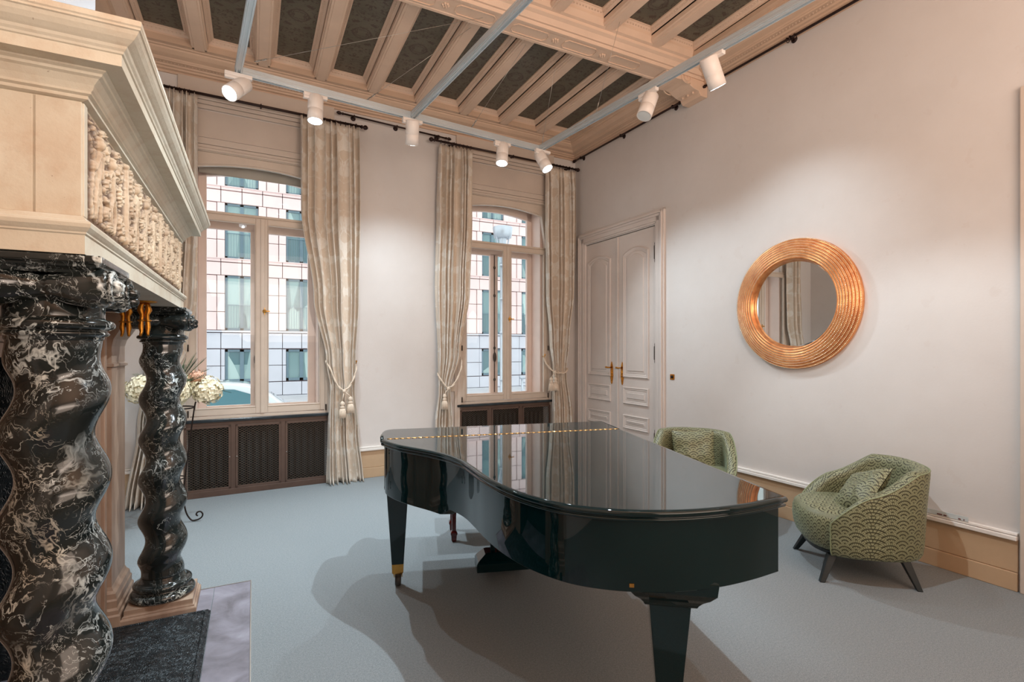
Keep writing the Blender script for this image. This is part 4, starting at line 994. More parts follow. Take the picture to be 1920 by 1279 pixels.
# ------------------------------------------------------------------ grand piano (local x = towards bass, local -y = towards the tail)
PO = (2.36, 3.119, 0); PR = R(-17.02)
pn = thing('grand_piano', 'glossy black grand piano with its lid closed', 'piano', PO, PR)
def T(t, w): return (-w, -t)
curve = catmull([(.36, 1.605), (.50, 1.592), (.60, 1.555), (.70, 1.495), (.80, 1.415), (.90, 1.325), (1.02, 1.24), (1.17, 1.168), (1.32, 1.13), (1.47, 1.098), (1.62, 1.055), (1.76, .995), (1.87, .925), (1.96, .84), (2.025, .73), (2.065, .61), (2.085, .47), (2.078, .32), (2.045, .165), (1.995, .01)], 7)
main = [T(.389, .012), T(.524, 1.592)] + [T(t, w) for t, w in curve[9:-3] + curve[-1:]]
flap = [T(0, 0), T(.115, 1.44), T(.122, 1.54), T(.14, 1.575), T(.175, 1.597), T(.23, 1.605), T(.36, 1.608), T(.520, 1.592), T(.386, .012)]
flap = [T(0, .004)] + flap[1:-2] + [T(.518, 1.594), T(.383, .010)]
prof = [(.020, 1.0), (.008, .9992), (.003, .996), (0, .989), (.001, .983), (.004, .979), (.011, .977), (.012, .974), (.007, .972), (.005, .968), (.007, .963), (.014, .960), (.05, .960)]
def slab(P, zero_edges, name):
    m = MB(); L = []
    for ins, z in prof:
        D = [0 if i in zero_edges else ins for i in range(len(P))]
        L.append([(a, b, z) for a, b in poly_offset(P, D)])
    m.loops(L, smooth=True)
    nside = len(m.f); top = L[0]; m.add(top, [tuple(range(len(top)))]); bot = L[-1]; m.add(bot, [tuple(range(len(bot)))[::-1]])
    o = m.build(name, M['lacquer'], pn, fix=False); o.data.materials.append(M['lid_polish'])
    o.data.polygons[nside].material_index = 1; return o
lid = slab(main, [0], 'lid'); lf2 = slab(flap, [len(flap) - 2], 'front_flap')
hg = MB(); a_, b_ = T(.386, .03), T(.516, 1.555)
n = 42
for i in range(n):
    p = Vector((*a_, 1.0)).lerp(Vector((*b_, 1.0)), (i + .06) / n); q = Vector((*a_, 1.0)).lerp(Vector((*b_, 1.0)), (i + .94) / n); hg.tube([p, q], .0042, 6)
hg.build('piano_hinge', M['hinge_brass'], pn)
ent = [T(-.02, .03), T(.10, 1.50), T(.12, 1.555), T(.16, 1.58), T(.25, 1.588), T(.36, 1.59)] + [T(t, w) for t, w in curve[2:-5] + curve[-1:]]
rimP = poly_offset(ent, [.026 if i > 4 else .012 for i in range(len(ent))])
def zb_of(t): return .668 if t < .96 else (.668 + .047 * min(1, (t - .96) / .07))
rm = MB(); inner = poly_offset(rimP, .055)
L = [[(a, b, .958) for a, b in inner], [(a, b, .958) for a, b in rimP], [(a, b, zb_of(-b) + .002) for a, b in rimP], [(a, b, zb_of(-b)) for a, b in poly_offset(rimP, .002)], [(a, b, zb_of(-b)) for a, b in inner]]
o0 = len(rm.v)
kk = len(rimP); wl = [q[1:] + q[:1] for q in (L[1], L[2])]
rm.loops([q[:-1] for q in wl], smooth=True, closed_u=False); rm.loops([[q[-2], q[-1]] for q in wl], closed_u=False); rm.loops([[q[-1], q[0]] for q in wl], closed_u=False)
rm.loops(L[0:2]); rm.loops(L[2:5])
rim = rm.build('rim', M['lacquer'], pn, fix=False)
sb = MB(); sb.prism(inner, .735, .76); sb.build('soundboard', M['leg_wood'], pn)
for w_ in (.25, .55, .85): sb2 = MB(); sb2.box(-w_ - .05, -w_ + .05, -1.75 if w_ < .6 else -1.45, -.3, .69, .736); sb2.build('brace', M['leg_wood'], pn, bevel=.004)
kb = MB(); kb.box(-1.50, -.06, -.02, .24, .60, .675); kb.build('keybed', M['lacquer'], pn, bevel=.004)
kb = MB(); kb.box(-1.46, -.10, .19, .215, .675, .73); kb.build('keyslip', M['lacquer'], pn, bevel=.004)
kb = MB(); kb.loops([[(x, y, z) for y, z in ((-.03, .94), (.05, .93), (.17, .77), (.185, .73), (.16, .72), (.03, .80), (-.03, .80))] for x in (-1.455, -.105)], cap0=True, cap1=True); kb.build('fallboard', M['lacquer'], pn, bevel=.004)
for x in (-1.51, -.10):
    ar = MB(); ar.loops([[(xx, y, z) for y, z in ((-.16, .955), (-.02, .955), (.10, .90), (.2, .82), (.235, .78), (.235, .62), (-.16, .62))] for xx in (x, x + .055)], cap0=True, cap1=True); ar.build('arm', M['lacquer'], pn, bevel=.008)
def pleg(t, w, rz=0, top=.668):
    x, y = T(t, w); g = bpy.data.objects.new('leg', None); col.objects.link(g); g.parent = pn; g.location = (x, y, 0); g.rotation_euler = (0, 0, rz)
    m = MB(); L = []
    for hw, z in ((.082, top + .01), (.080, top - .012), (.074 if top < .65 else .068, top - .014), (.0375, .165), (.036, .16)): L.append([(-hw, -hw, z), (hw, -hw, z), (hw, hw, z), (-hw, hw, z)])
    m.loops(L[::-1], cap0=True, cap1=True); m.build('leg_post', M['lacquer'], g, bevel=.003)
    f = MB(); L = []
    for hw, z in ((.037, .172), (.0355, .11), (.030, .10), (.022, .092)): L.append([(-hw, -hw, z), (hw, -hw, z), (hw, hw, z), (-hw, hw, z)])
    f.loops(L[::-1], cap0=True, cap1=True); f.loops([[(xx, yy, zz) for yy, zz in ((-.02, .10), (.035, .10), (.052, .075), (.045, .045), (.02, .06), (-.012, .085))] for xx in (-.028, -.021)], cap0=True, cap1=True)
    f.loops([[(xx, yy, zz) for yy, zz in ((-.02, .10), (.035, .10), (.052, .075), (.045, .045), (.02, .06), (-.012, .085))] for xx in (.021, .028)], cap0=True, cap1=True); f.build('ferrule', M['brass'], g)
    wh = MB(); wh.lathe([(.03, -.019), (.036, -.014), (.037, 0), (.036, .014), (.03, .019)], 20, mtx=Matrix.Translation((0, .026, .038)) @ Matrix.Rotation(R(90), 4, 'Y')); wh.build('caster', M['rubber'], g)
    return g
pleg(.30, 1.50, 0); pleg(.26, .14, 0); lg = pleg(1.87, .425, R(-20), .62)
tx, ty = T(1.87, .425); q = MB(); mt_ = Matrix.Translation((tx, ty, 0)) @ Matrix.Rotation(R(-20), 4, 'Z')
q.loops([[tuple(mt_ @ Vector((a * hw, b * hw, z))) for a, b in ((-1, -1), (1, -1), (1, 1), (-1, 1))] for hw, z in ((.092, .612), (.098, .624), (.110, .640), (.130, .658), (.15, .684), (.155, .73))], cap0=True, cap1=True); q.build('leg_block', M['lacquer'], pn, bevel=.003)
ly = MB(); ly.loops([[(x, y, z) for x in (0,) for z in ()] or [(-.985 + i, -.29 + i * .6, z), (-.615 - i, -.29 + i * .6, z), (-.615 - i, -.13 - i * .2, z), (-.985 + i, -.13 - i * .2, z)] for i, z in ((0, .045), (0, .10), (.01, .115), (.06, .155), (.075, .16))], cap0=True, cap1=True)
lyo = ly.build('pedal_box', M['lacquer'], pn, bevel=.004)
p_ = MB()
for x in (-.87, -.745): p_.box(x - .016, x + .016, -.225, -.19, .15, .67)
p_.build('lyre_post', M['lacquer'], pn, bevel=.004)
p_ = MB()
for x in (-.835, -.80, -.775): p_.tube([(x, -.205, .15), (x, -.205, .66)], .005, 8)
p_.build('pedal_rod', M['brass'], pn)
for x in (-.87, -.80, -.73):
    q = MB(); q.loops([[(x - a, y, .075 + dz), (x + a, y, .075 + dz), (x + a, y, .065 + dz), (x - a, y, .065 + dz)] for a, y, dz in ((.012, -.2, 0), (.012, -.13, .0), (.02, -.06, -.003), (.026, -.02, -.008), (.014, -.005, -.012))], cap0=True, cap1=True); q.build('pedal', M['brass'], pn)
# small brass badge on the curved side, and a lock pin under the tail
bi = min(range(len(rimP)), key=lambda i: abs(-rimP[i][1] - 2.03) + (0 if -rimP[i][0] > .6 else 9)); bp_ = Vector(rimP[bi]); bt = (Vector(rimP[bi + 1]) - bp_).normalized(); bn = Vector((bt.y, -bt.x))
q = MB(); c0 = bp_ + bn * .0015
q.add([(*(c0 - bt * .008), .732), (*(c0 + bt * .008), .732), (*(c0 + bt * .008), .745), (*(c0 - bt * .008), .745), (*(c0 - bt * .008 + bn * .001), .732), (*(c0 + bt * .008 + bn * .001), .732), (*(c0 + bt * .008 + bn * .001), .745), (*(c0 - bt * .008 + bn * .001), .745)], [(0, 3, 2, 1), (4, 5, 6, 7), (0, 1, 5, 4), (1, 2, 6, 5), (2, 3, 7, 6), (3, 0, 4, 7)])
q.build('badge', M['brass'], pn)

# bench behind the keyboard
bn_ = thing('piano_bench', 'dark red wooden piano bench with black seat behind the piano', 'bench', PO, PR)
x0, x1, y0, y1 = -1.13, -.42, .39, .715
m = MB(); m.box(x0, x1, y0, y1, .43, .50); m.build('seat', M['black_leather'], bn_, bevel=.018, seg=3)
m = MB(); m.box(x0 + .01, x1 - .01, y0 + .01, y0 + .03, .35, .43); m.box(x0 + .01, x1 - .01, y1 - .03, y1 - .01, .35, .43); m.box(x0 + .01, x0 + .03, y0 + .01, y1 - .01, .35, .43); m.box(x1 - .03, x1 - .01, y0 + .01, y1 - .01, .35, .43); m.build('apron', M['bench_wood'], bn_, bevel=.003)
for x in (x0 + .035, x1 - .035):
    for y in (y0 + .035, y1 - .035):
        m = MB(); L = []
        for hw, z in ((.014, 0), (.02, .015), (.022, .05), (.027, .062), (.027, .075), (.016, .09), (.017, .2), (.026, .34), (.028, .43)): L.append([(x - hw, y - hw, z), (x + hw, y - hw, z), (x + hw, y + hw, z), (x - hw, y + hw, z)])
        m.loops(L, cap0=True, cap1=True); m.build('leg', M['bench_wood'], bn_, bevel=.003)

# ------------------------------------------------------------------ armchairs (local -y = front)
def armchair(loc, rz, label):
    t = thing('armchair', label, 'armchair', loc, rz, 'green patterned armchairs')
    def sup(a, rx, ry, n=2.6): 
        c, s = math.cos(a), math.sin(a); return (rx * math.copysign(abs(c) ** (2 / n), c), ry * math.copysign(abs(s) ** (2 / n), s))
    # seat: rounded plan, tapering below, domed on top
    def plan(ins, k=72):
        pts = []
        for i in range(k):
            a = 2 * PI * i / k; x, y = sup(a, .335 - ins, .345 - ins, 2.7)
            pts.append((x, y - .015))
        return pts
    rows = [(.115, .185), (.075, .188), (.05, .200), (.022, .235), (.006, .285), (0, .34), (.002, .39), (.012, .425), (.035, .448), (.075, .460), (.13, .466), (.22, .470)]
    m = MB(); uv = []
    L = []
    for ri, (ins, z) in enumerate(rows):
        P = plan(ins); L.append([(x, y, z) for x, y in P])
        for i, (x, y) in enumerate(P):
            if z < .43: uv.append((2 * .34 * (2 * PI * i / 72) * .95, z))
            else: uv.append((x, -y))
    m.loops(L, smooth=True, cap0=True, cap1=True); m.build('seat', M['velvet'], t, uv=uv)
    # wrap-around back
    m = MB(); uv = []; rings = []; ks = 73; A0 = R(124)
    def topz(a):
        a = abs(a); 
        if a < R(58): return .765 - .010 * (a / R(58)) ** 2
        s = (a - R(58)) / (A0 - R(58)); s = min(1, s); return .755 - (.755 - .405) * (s ** 1.2) * (1 if True else 0)
    def outer(a, off=0):
        # a = 0 at the back (+y), grows to both sides, continuing along straight arms
        x, y = sup(PI / 2 - a, .362 - off, .372 - off, 2.75); return (x, y - .0)
    for i in range(ks):
        a = -A0 + 2 * A0 * i / (ks - 1); tz = topz(a); lean = .035 * max(0, (tz - .45) / .33) * math.cos(a / 2) 
        ring = []
        th = .085
        for (off, z) in ((.045, .178), (.018, .190), (.006, .215), (0, .27), (0, .27 + (tz - .27) * .5), (-.004, tz - .03), (.0, tz - .012), (.016, tz), (.04, tz + .004), (th - .02, tz - .004), (th - .004, tz - .022), (th, tz - .06), (th + .0, max(.30, min(tz - .1, .42))), (th, .24)):
            x, y = outer(a, off); k = lean * max(0, (z - .3) / .48); ring.append((x, y + k, max(z, .178)))
        rings.append(ring)
    for i, ring in enumerate(rings):
        a = -A0 + 2 * A0 * i / (ks - 1); s_ = 0
        for j, p in enumerate(ring):
            if j: s_ += (Vector(p) - Vector(ring[j - 1])).length
            uv.append((a * .40, s_ if j < 7 else s_ ))
    m.loops(rings, smooth=True, closed_u=False, cap0=False)
    n_ = len(rings[0]); m.f.append(tuple(range(n_))); m.s.append(False); m.f.append(tuple((ks - 1) * n_ + q for q in range(n_))[::-1]); m.s.append(False)
    m.build('back', M['velvet'], t, uv=uv, fix=True)
    # piping along the top edge and down the arm front
    pp = MB(); pts = [Vector(r_[6]) + Vector((0, 0, .004)) for r_ in rings]; down = [Vector(q) for q in rings[-1][:7]][::-1]; up = [Vector(q) for q in rings[0][:7]]
    pp.tube(up + pts + down, .0045, 6); pp.build('piping', M['velvet_edge'], t)
    b = MB(); b.prism([(x * .86, y * .86) for x, y in plan(.02)], .165, .19); b.build('base_frame', M['leg_wood'], t, bevel=.004)
    for sx in (-1, 1):
        for sy in (-1, 1):
            g = MB(); tx, ty = sx * .225, (.215 if sy > 0 else -.205); bx_, by_ = sx * .285, (.275 if sy > 0 else -.285); L = []
            for f, hw in ((0, .016), (1, .026)):
                x = bx_ + (tx - bx_) * f; y = by_ + (ty - by_) * f; z = .172 * f; L.append([(x - hw, y - hw, z), (x + hw, y - hw, z), (x + hw, y + hw, z), (x - hw, y + hw, z)])
            g.loops(L, cap0=True, cap1=True); g.build('leg', M['leg_wood'], t, bevel=.004)
    return t
def cushion(loc, rot, label, s=.20, seed=1):
    m = MB(); n = 26; uv = []
    for side in (1, -1):
        o = len(m.v)
        for i in range(n + 1):
            for j in range(n + 1):
                u, v = -1 + 2 * i / n, -1 + 2 * j / n
                h = .062 * max(0, (1 - abs(u) ** 3.2)) ** .6 * max(0, (1 - abs(v) ** 3.2)) ** .6 + .004 * (side > 0)
                pin = 1 - .07 * (1 - abs(u * v)) * max(abs(u), abs(v)) ** 2
                w_ = .016 * noise.noise((u * 1.9 + seed, v * 1.9, seed)) + .014 * abs(noise.noise((u * 3.5, v * 2.5 + u * 3, seed + 5)))
                m.v.append((u * s * pin, v * s * pin, side * max(0, h - (w_ if side > 0 else 0) * (1 - max(abs(u), abs(v)) ** 4)))); uv.append((u * s, v * s))
        for i in range(n):
            for j in range(n):
                a = o + i * (n + 1) + j; q = (a, a + 1, a + n + 2, a + n + 1); m.f.append(q if side < 0 else q[::-1]); m.s.append(True)
    o = m.build('cushion', M['velvet'], None, uv=uv, fix=True); o.location = loc; o.rotation_euler = rot
    return tag(o, label, 'cushion', 'green patterned cushions on the armchairs')
C1 = (3.765, 2.105, 0); F1 = math.atan2(.65, -.76); RZ1 = F1 + PI / 2
armchair(C1, RZ1, 'green scallop-patterned tub armchair on the right, in full view')
C2 = (3.60, 3.40, 0); F2 = math.atan2(-.687, -.727); RZ2 = F2 + PI / 2
armchair(C2, RZ2, 'green scallop-patterned tub armchair half hidden behind the piano lid')
def in_chair(C, rz, x, y, z): return (C[0] + x * math.cos(rz) - y * math.sin(rz), C[1] + x * math.sin(rz) + y * math.cos(rz), z)
def cush_rot(rz, tilt, spin): return (Matrix.Rotation(rz, 4, 'Z') @ Matrix.Rotation(tilt, 4, 'X') @ Matrix.Rotation(spin, 4, 'Z')).to_euler()
cushion(in_chair(C1, RZ1, .10, .02, .575), cush_rot(RZ1, R(48), R(28)), 'crumpled green cushion tilted on one corner in the right armchair', .175, 2)
cushion(in_chair(C2, RZ2, .0, .15, .58), cush_rot(RZ2, R(72), R(3)), 'green cushion standing upright in the armchair behind the piano', .19, 6)

# ------------------------------------------------------------------ round mirror
mr = thing('round_mirror', 'round wall mirror in a wide ribbed copper-gilt frame', 'mirror', tuple(Rp(2.905, 0, 1.945)), AR)
rm_t = Matrix.Rotation(R(-90), 4, 'Y')
m = MB(); pr = [(.572, 0), (.580, .012), (.577, .022)]
nb = 8; radii = []
for k in range(nb):
    r1 = .575 - k * .0225; r0 = r1 - .0225; base = .022 + .05 * math.sin(PI * (k + .5) / nb * .62 + .25)
    for q in range(7):
        t_ = q / 6; pr.append((r1 - (r1 - r0) * t_, base + .010 * math.sin(PI * t_)))
    radii.append((r1, base + .002))
pr += [(.392, .045), (.390, .02)]
m.lathe(pr, 160, mtx=rm_t, cap=False); fo = m.build('frame', M['copper'], mr)
bd_ = MB()
for r1, base in radii:
    nn = int(2 * PI * r1 / .0135)
    for i in range(nn):
        a = 2 * PI * i / nn; c = Vector((-base - .004, r1 * math.cos(a), r1 * math.sin(a))); d1_ = Vector((0, -math.sin(a), math.cos(a))) * .0058; d2_ = Vector((0, math.cos(a), math.sin(a))) * .0050; ax_ = Vector((-.008, 0, 0))
        bd_.add([c + d1_, c + d2_, c - d1_, c - d2_, c + ax_], [(0, 1, 4), (1, 2, 4), (2, 3, 4), (3, 0, 4)], True)
g = bd_.build('bead_rows', M['bead_gilt'], fo, fix=False); g['kind'] = 'stuff'
m = MB(); m.lathe([(.394, .014), (.392, .022), (.375, .026), (.001, .026)], 96, mtx=rm_t, smooth=False, cap=False); m.build('mirror_glass', M['mirror'], mr)
m = MB(); m.lathe([(.56, .0), (.56, .012), (.001, .013)], 48, mtx=rm_t, cap=False); m.build('backing', M['leg_wood'], mr)

# doorbell plate and paper label
bp2 = thing('bell_plate', 'small square brass bell push beside the door', 'bell push', tuple(Rp(4.381, 0, 1.217)), AR)
MB().box(-.008, 0, -.032, .032, -.032, .032).build('plate', M['gilt'], bp2, bevel=.004)
MB().lathe([(.018, 0), (.018, .006), (.010, .010), (.001, .011)], 16, mtx=Matrix.Translation((-.008, 0, 0)) @ rm_t).build('button', M['iron'], bp2)
lb = thing('paper_label', 'pale torn label strip stuck above the skirting by the right armchair', 'label', tuple(Rp(1.79, 0, .372)), AR)
MB().box(-.034, -.0305, -.125, .112, 0, .032).build('strip', M['paper'], lb)
q = MB()
for (y, w_) in ((.02, .03), (-.005, .018), (-.085, .014), (-.105, .006)): q.box(-.036, -.034, y, y + w_, .004, .012)
q.build('print_mark', M['ink'], lb)

# ------------------------------------------------------------------ lighting track
TZ = 3.80
A_, B_ = Vector((-.105, 4.72, TZ)), Vector((2.905, 5.015, TZ))
dx_ = (B_ - A_).normalized(); dy_ = Vector((dx_.y, -dx_.x, 0))       # dy_ points back into the room
tr = thing('lighting_track', 'suspended frame of brushed aluminium lighting track', 'lighting track', (0, 0, 0))
def track(p, q, name='track_bar'):
    m = MB(); p, q = Vector(p), Vector(q)
    m.bar(p + Vector((0, 0, .02)), q + Vector((0, 0, .02)), .05, .05); 
    sd = (q - p).normalized().cross(Vector((0, 0, 1))) * .025
    for s in (-1, 1): m.bar(p + sd * s * .6 + Vector((0, 0, -.012)), q + sd * s * .6 + Vector((0, 0, -.012)), .006, .014)
    for s in (-1, 1): 
        for z in (.008, .032): m.bar(p + sd * s * 1.04 + Vector((0, 0, z)), q + sd * s * 1.04 + Vector((0, 0, z)), .003, .008)
    o = m.build(name, M['alu'], tr); return o
track(A_ - dx_ * .025, B_ + dx_ * .025); track(A_ - dy_ * .0, A_ + dy_ * 4.2)
track(B_, B_ + dy_ * 4.4); Cc = A_ + dx_ * 1.50; track(Cc, Cc + dy_ * 4.3)
def wire(p, top):
    m = MB(); p, top = Vector(p), Vector(top); d = (top - p).normalized(); m.tube([p, top], .0016, 5)
    for f in (.0, .05): m.tube([p + d * (f + .03) + .013 * (math.cos(a) * d * 1.9 + math.sin(a) * d.orthogonal().normalized()) for a in [i * PI / 5 for i in range(10)]], .003, 5, closed=True)
    m.build('suspension_wire', M['wire'], tr)
wire(B_ + Vector((0, -.06, .05)), (2.75, 4.7 - .3, ZJ)); wire(B_ + dy_ * .95 + Vector((0, 0, .05)), (2.93, 3.62, ZJ)); wire(A_ + dx_ * 2.15 + Vector((0, 0, .05)), (2.345, 4.3, ZJ))
wire(A_ + dx_ * .1 + dy_ * .15 + Vector((0, 0, .05)), (1.75, 3.98, ZB)); wire(A_ + dx_ * 1.05 + Vector((0, 0, .05)), (1.78, 4.3, ZJ))
def spot(px, aim, label, power, angle=55, lit=True, visible=True, blend=.6, col_=(.76, .91, 1.0), soft=.02):
    """track spotlight: adaptor on the track, stem, tilted can; px = attach point below the bar"""
    p = Vector(px); t = thing('track_spotlight', label, 'spotlight', p, 0, 'white track spotlights')
    m = MB(); ang = math.atan2(dx_.y, dx_.x) if abs((p - A_).dot(dy_)) < .1 else math.atan2(dy_.y, dy_.x)
    rot = Matrix.Rotation(ang, 4, 'Z')
    m.box(-.10, .10, -.021, .021, -.048, -.018, rot); m.box(-.10, .0, -.017, .017, -.07, -.048, rot); m.lathe([(.017, -.115), (.017, -.045)], 12); m.build('adaptor', M['white_metal'], t, bevel=.004)
    piv = Vector((0, 0, -.13)); sf = 1.32; d = (Vector(aim) - (p + piv)).normalized(); q = d.to_track_quat('Z', 'Y').to_matrix().to_4x4()
    mt = Matrix.Translation(piv) @ q @ Matrix.Scale(sf, 4); m = MB()
    m.lathe([(.044, -.075), (.049, -.07), (.049, .022), (.0475, .024), (.049, .026), (.049, .098), (.044, .098), (.044, .088)], 28, mtx=mt, cap=True); m.build('lamp_head', M['white_metal'], t)
    m = MB(); m.lathe([(.0435, .0985), (.03, .0995), (.001, .1)], 24, mtx=mt, cap=False); m.build('lens', M['lens'] if lit else M['lens_off'], t)
    if lit:
        ld = bpy.data.lights.new('spot_beam', 'SPOT'); ld.energy = power * SPOT; ld.spot_size = R(angle); ld.spot_blend = blend; ld.shadow_soft_size = soft; ld.color = col_
        lo = bpy.data.objects.new('spot_beam', ld); col.objects.link(lo); lo.parent = t; lo.matrix_local = Matrix.Translation(piv + d * .17) @ d.to_track_quat('-Z', 'Y').to_matrix().to_4x4()
    return t
def on(base, dirv, s): return base + dirv * s
spot(A_ + dy_ * .02, (-1.33, 3.4, 1.9), 'white spotlight at the left corner of the track, glaring at the camera', 190, 125, blend=1)
spot(A_ + dx_ * .60, (.35, 4.35, 0), 'white spotlight above the left window\'s right curtain, lens glowing', 300, 100, blend=1)
spot(A_ + dx_ * 1.50, (1.64, 6.2, .8), 'white spotlight where the middle bar meets the window-side bar', 118, 105, blend=1)
spot(A_ + dx_ * 2.53, (1.9, 4.3, 0), 'white spotlight tilted left, second from the track\'s far right corner', 190, 90, blend=1)
spot(B_ + dy_ * .06, (3.9, 3.3, .3), 'white spotlight at the far right corner of the track, glaring', 190, 100, blend=1)
spot(B_ + dy_ * 1.62, (1.4, 3.2, 0), 'unlit white spotlight left of the corbel, lens visible', 40, 60, lit=False)
spot(B_ + dy_ * 2.26, (4.30, 2.85, 1.75), 'white spotlight right of the corbel, turned to the mirror wall', 50, 98, blend=1)
spot(B_ + dy_ * 3.9, (4.2, 1.2, 1.2), 'white spotlight at the near end of the right bar', 10, 80, blend=1)
spot(Cc + dy_ * 3.15, (4.15, 1.75, .2), 'white spotlight on the middle bar, turned to the right armchair', 170, 62, blend=.5, soft=.02)
spot(Cc + dy_ * 2.75, (.2, 2.9, 0), 'white spotlight on the middle bar above the piano', 280, 95, soft=.015)
spot(Cc + dy_ * 3.6, (-.6, 2.2, 1.7), 'white spotlight at the near end of the middle bar, turned to the chimneypiece', 50, 80)
spot(A_ + dy_ * 1.9, (.2, 5.6, .4), 'white spotlight on the left bar, turned to the left window', 110, 80, blend=.8)

# ------------------------------------------------------------------ flower stand
fs = thing('flower_stand', 'tall wrought-iron plant stand with scrolled feet in front of the left window', 'plant stand', (-.62, 5.36, 0))
m = MB()
for k in range(3):
    a = -.15 + k * 2 * PI / 3; c, s = math.cos(a), math.sin(a)
    pts = [(.17, 1.07), (.155, 1.0), (.10, .55), (.075, .25), (.09, .10), (.13, .02), (.17, .012), (.21, .03), (.222, .06), (.205, .085), (.18, .08), (.172, .06), (.185, .048)]
    P = catmull([(r_ * c, r_ * s, z) for r_, z in pts], 5); mm = MB().tube(P, .0065, 7); mm.build('leg', M['iron'], fs)
m.tube([(.155 * math.cos(i * PI / 12), .155 * math.sin(i * PI / 12), 1.02) for i in range(24)], .006, 6, closed=True); m.build('ring', M['iron'], fs); m = MB(); m.tube([(.085 * math.cos(i * PI / 12), .085 * math.sin(i * PI / 12), .4) for i in range(24)], .005, 6, closed=True)
m.build('ring', M['iron'], fs)
vz = thing('flower_vase', 'cream footed vase holding the flowers', 'vase', (-.62, 5.36, .98))
MB().lathe([(.06, 0), (.07, .01), (.05, .03), (.07, .07), (.12, .13), (.15, .18), (.155, .19), (.145, .19), (.11, .13), (.02, .06)], 32, cap=False).build('bowl', M['petal'], vz)
fw = thing('flower_arrangement', 'bouquet of cream hydrangeas, peach roses and ferns behind the far column', 'flowers', (-.62, 5.36, 1.14))
rnd = random.Random(4)
def bloom(c, r, mt, n=260, nm='hydrangea_head'):
    m = MB(); m.ball(c, r * .8, 10, 8)
    for i in range(n):
        z = 1 - 2 * (i + .5) / n; a = i * 2.39996; q = math.sqrt(1 - z * z); d = Vector((q * math.cos(a), q * math.sin(a), z)); p = Vector(c) + d * r * rnd.uniform(.74, 1.12)
        u = (d.orthogonal().normalized() + d * rnd.uniform(-.5, .5)).normalized(); v = d.cross(u); s = r * .2 * rnd.uniform(.8, 1.25); tw = rnd.uniform(-.5, .5)
        for k in range(4):
            b_ = k * PI / 2 + rnd.random() * .3; e_ = (u * math.cos(b_) + v * math.sin(b_)); f_ = (u * math.cos(b_ + .75) + v * math.sin(b_ + .75)); g_ = (u * math.cos(b_ - .75) + v * math.sin(b_ - .75))
            m.add([p, p + g_ * s * .7 + d * s * .2, p + e_ * s + d * s * .2, p + f_ * s * .7 + d * s * .2], [(0, 1, 2, 3)])
    m.build(nm, mt, fw, fix=False)
bloom((.255, -.02, .03), .115, M['petal']); bloom((-.24, .0, .05), .11, M['petal']); bloom((.02, -.16, .05), .12, M['petal']); bloom((.05, .15, .06), .11, M['petal'])
bloom((.175, -.03, .15), .062, M['petal_pink'], 70, 'rose_head'); bloom((-.08, .05, .16), .06, M['petal_pink'], 70, 'rose_head')
def frond(a, el, L_, mt):
    m = MB(); d = Vector((math.cos(a) * math.cos(el), math.sin(a) * math.cos(el), math.sin(el))); P = []
    for i in range(12):
        t = i / 11; P.append(Vector((.03 * d.x, .03 * d.y, .05)) + d * L_ * t + Vector((0, 0, -.25 * L_ * t * t * math.cos(el))))
    m.tube(P, [.003] * 11 + [.0012], 5); sd = d.cross(Vector((0, 0, 1))).normalized()
    for i in range(2, 12):
        for s in (-1, 1):
            l_ = .085 * math.sin(PI * (i / 12) ** .8) + .014; tip = P[i] + sd * s * l_ * .55 + d * l_; w_ = d * .009
            m.add([P[i], P[i].lerp(tip, .5) + w_, tip, P[i].lerp(tip, .5) - w_], [(0, 1, 2, 3)])
    m.build('fern_frond', mt, fw, fix=False)
for a, el, L_ in ((.1, .75, .34), (.2, .35, .40), (-.2, .95, .38), (.35, 1.15, .36), (-.5, .6, .3), (2.9, .6, .33), (3.2, .15, .32), (2.6, 1.1, .3), (1.4, .9, .3), (4.4, .7, .3), (5.2, .5, .32), (0.0, .12, .42), (.05, 1.3, .3), (5.9, 1.05, .33)):
    frond(a, el, L_, rnd.choice((M['leaf'], M['leaf_dark'])))

# ------------------------------------------------------------------ outside: street, facade, lamp post, handrail, car
K = 1.30; FY = 19.6 * K
def fx(x): return x * K
def fz(z): return H + (z - H) * K
ST = -.62
smark(MB().box(-30, 60, 6.75, FY + .2, ST - .2, ST).build('street_ground', M['asphalt']), 'pale street and pavement outside the windows')
fac = thing('office_building', 'pink and grey stone office building across the street', 'building', (0, FY, 0))
XA, XB_ = -5.6, 14.4; per = 1.884; xs_l = [-.829 + per * k for k in range(-1, 8)]; WW = 1.0
rows_ = [(2.155, 4.0), (4.573, 6.44), (6.99, 8.86)]
bk = MB(); bk.box(fx(XA), fx(XB_), .25, .6, ST, fz(12)).box(fx(XA), fx(XB_), .02, .25, fz(9.45), fz(12)); bk.build('facade_core', M['joint'], fac)
def stone(x0, x1, z0, z1, m, nm, d=.0, y1=.26):
    g = .010 * K; return MB().box(fx(x0) + g, fx(x1) - g, -d, y1, fz(z0) + g, fz(z1) - g).build(nm, M[m], fac, bevel=.006, seg=1)
def band(z0, z1, m, off, step, d=0):
    nm = 'frieze_panel' if m == 'stone_pink' else 'ashlar_panel'
    x = XA
    n0 = math.floor((XA - off) / step); x = off + n0 * step
    while x < XB_:
        a, b = max(x, XA), min(x + step, XB_)
        if b - a > .1: stone(a, b, z0, z1, m, nm, d)
        x += step
J0 = -.953 - per * 4
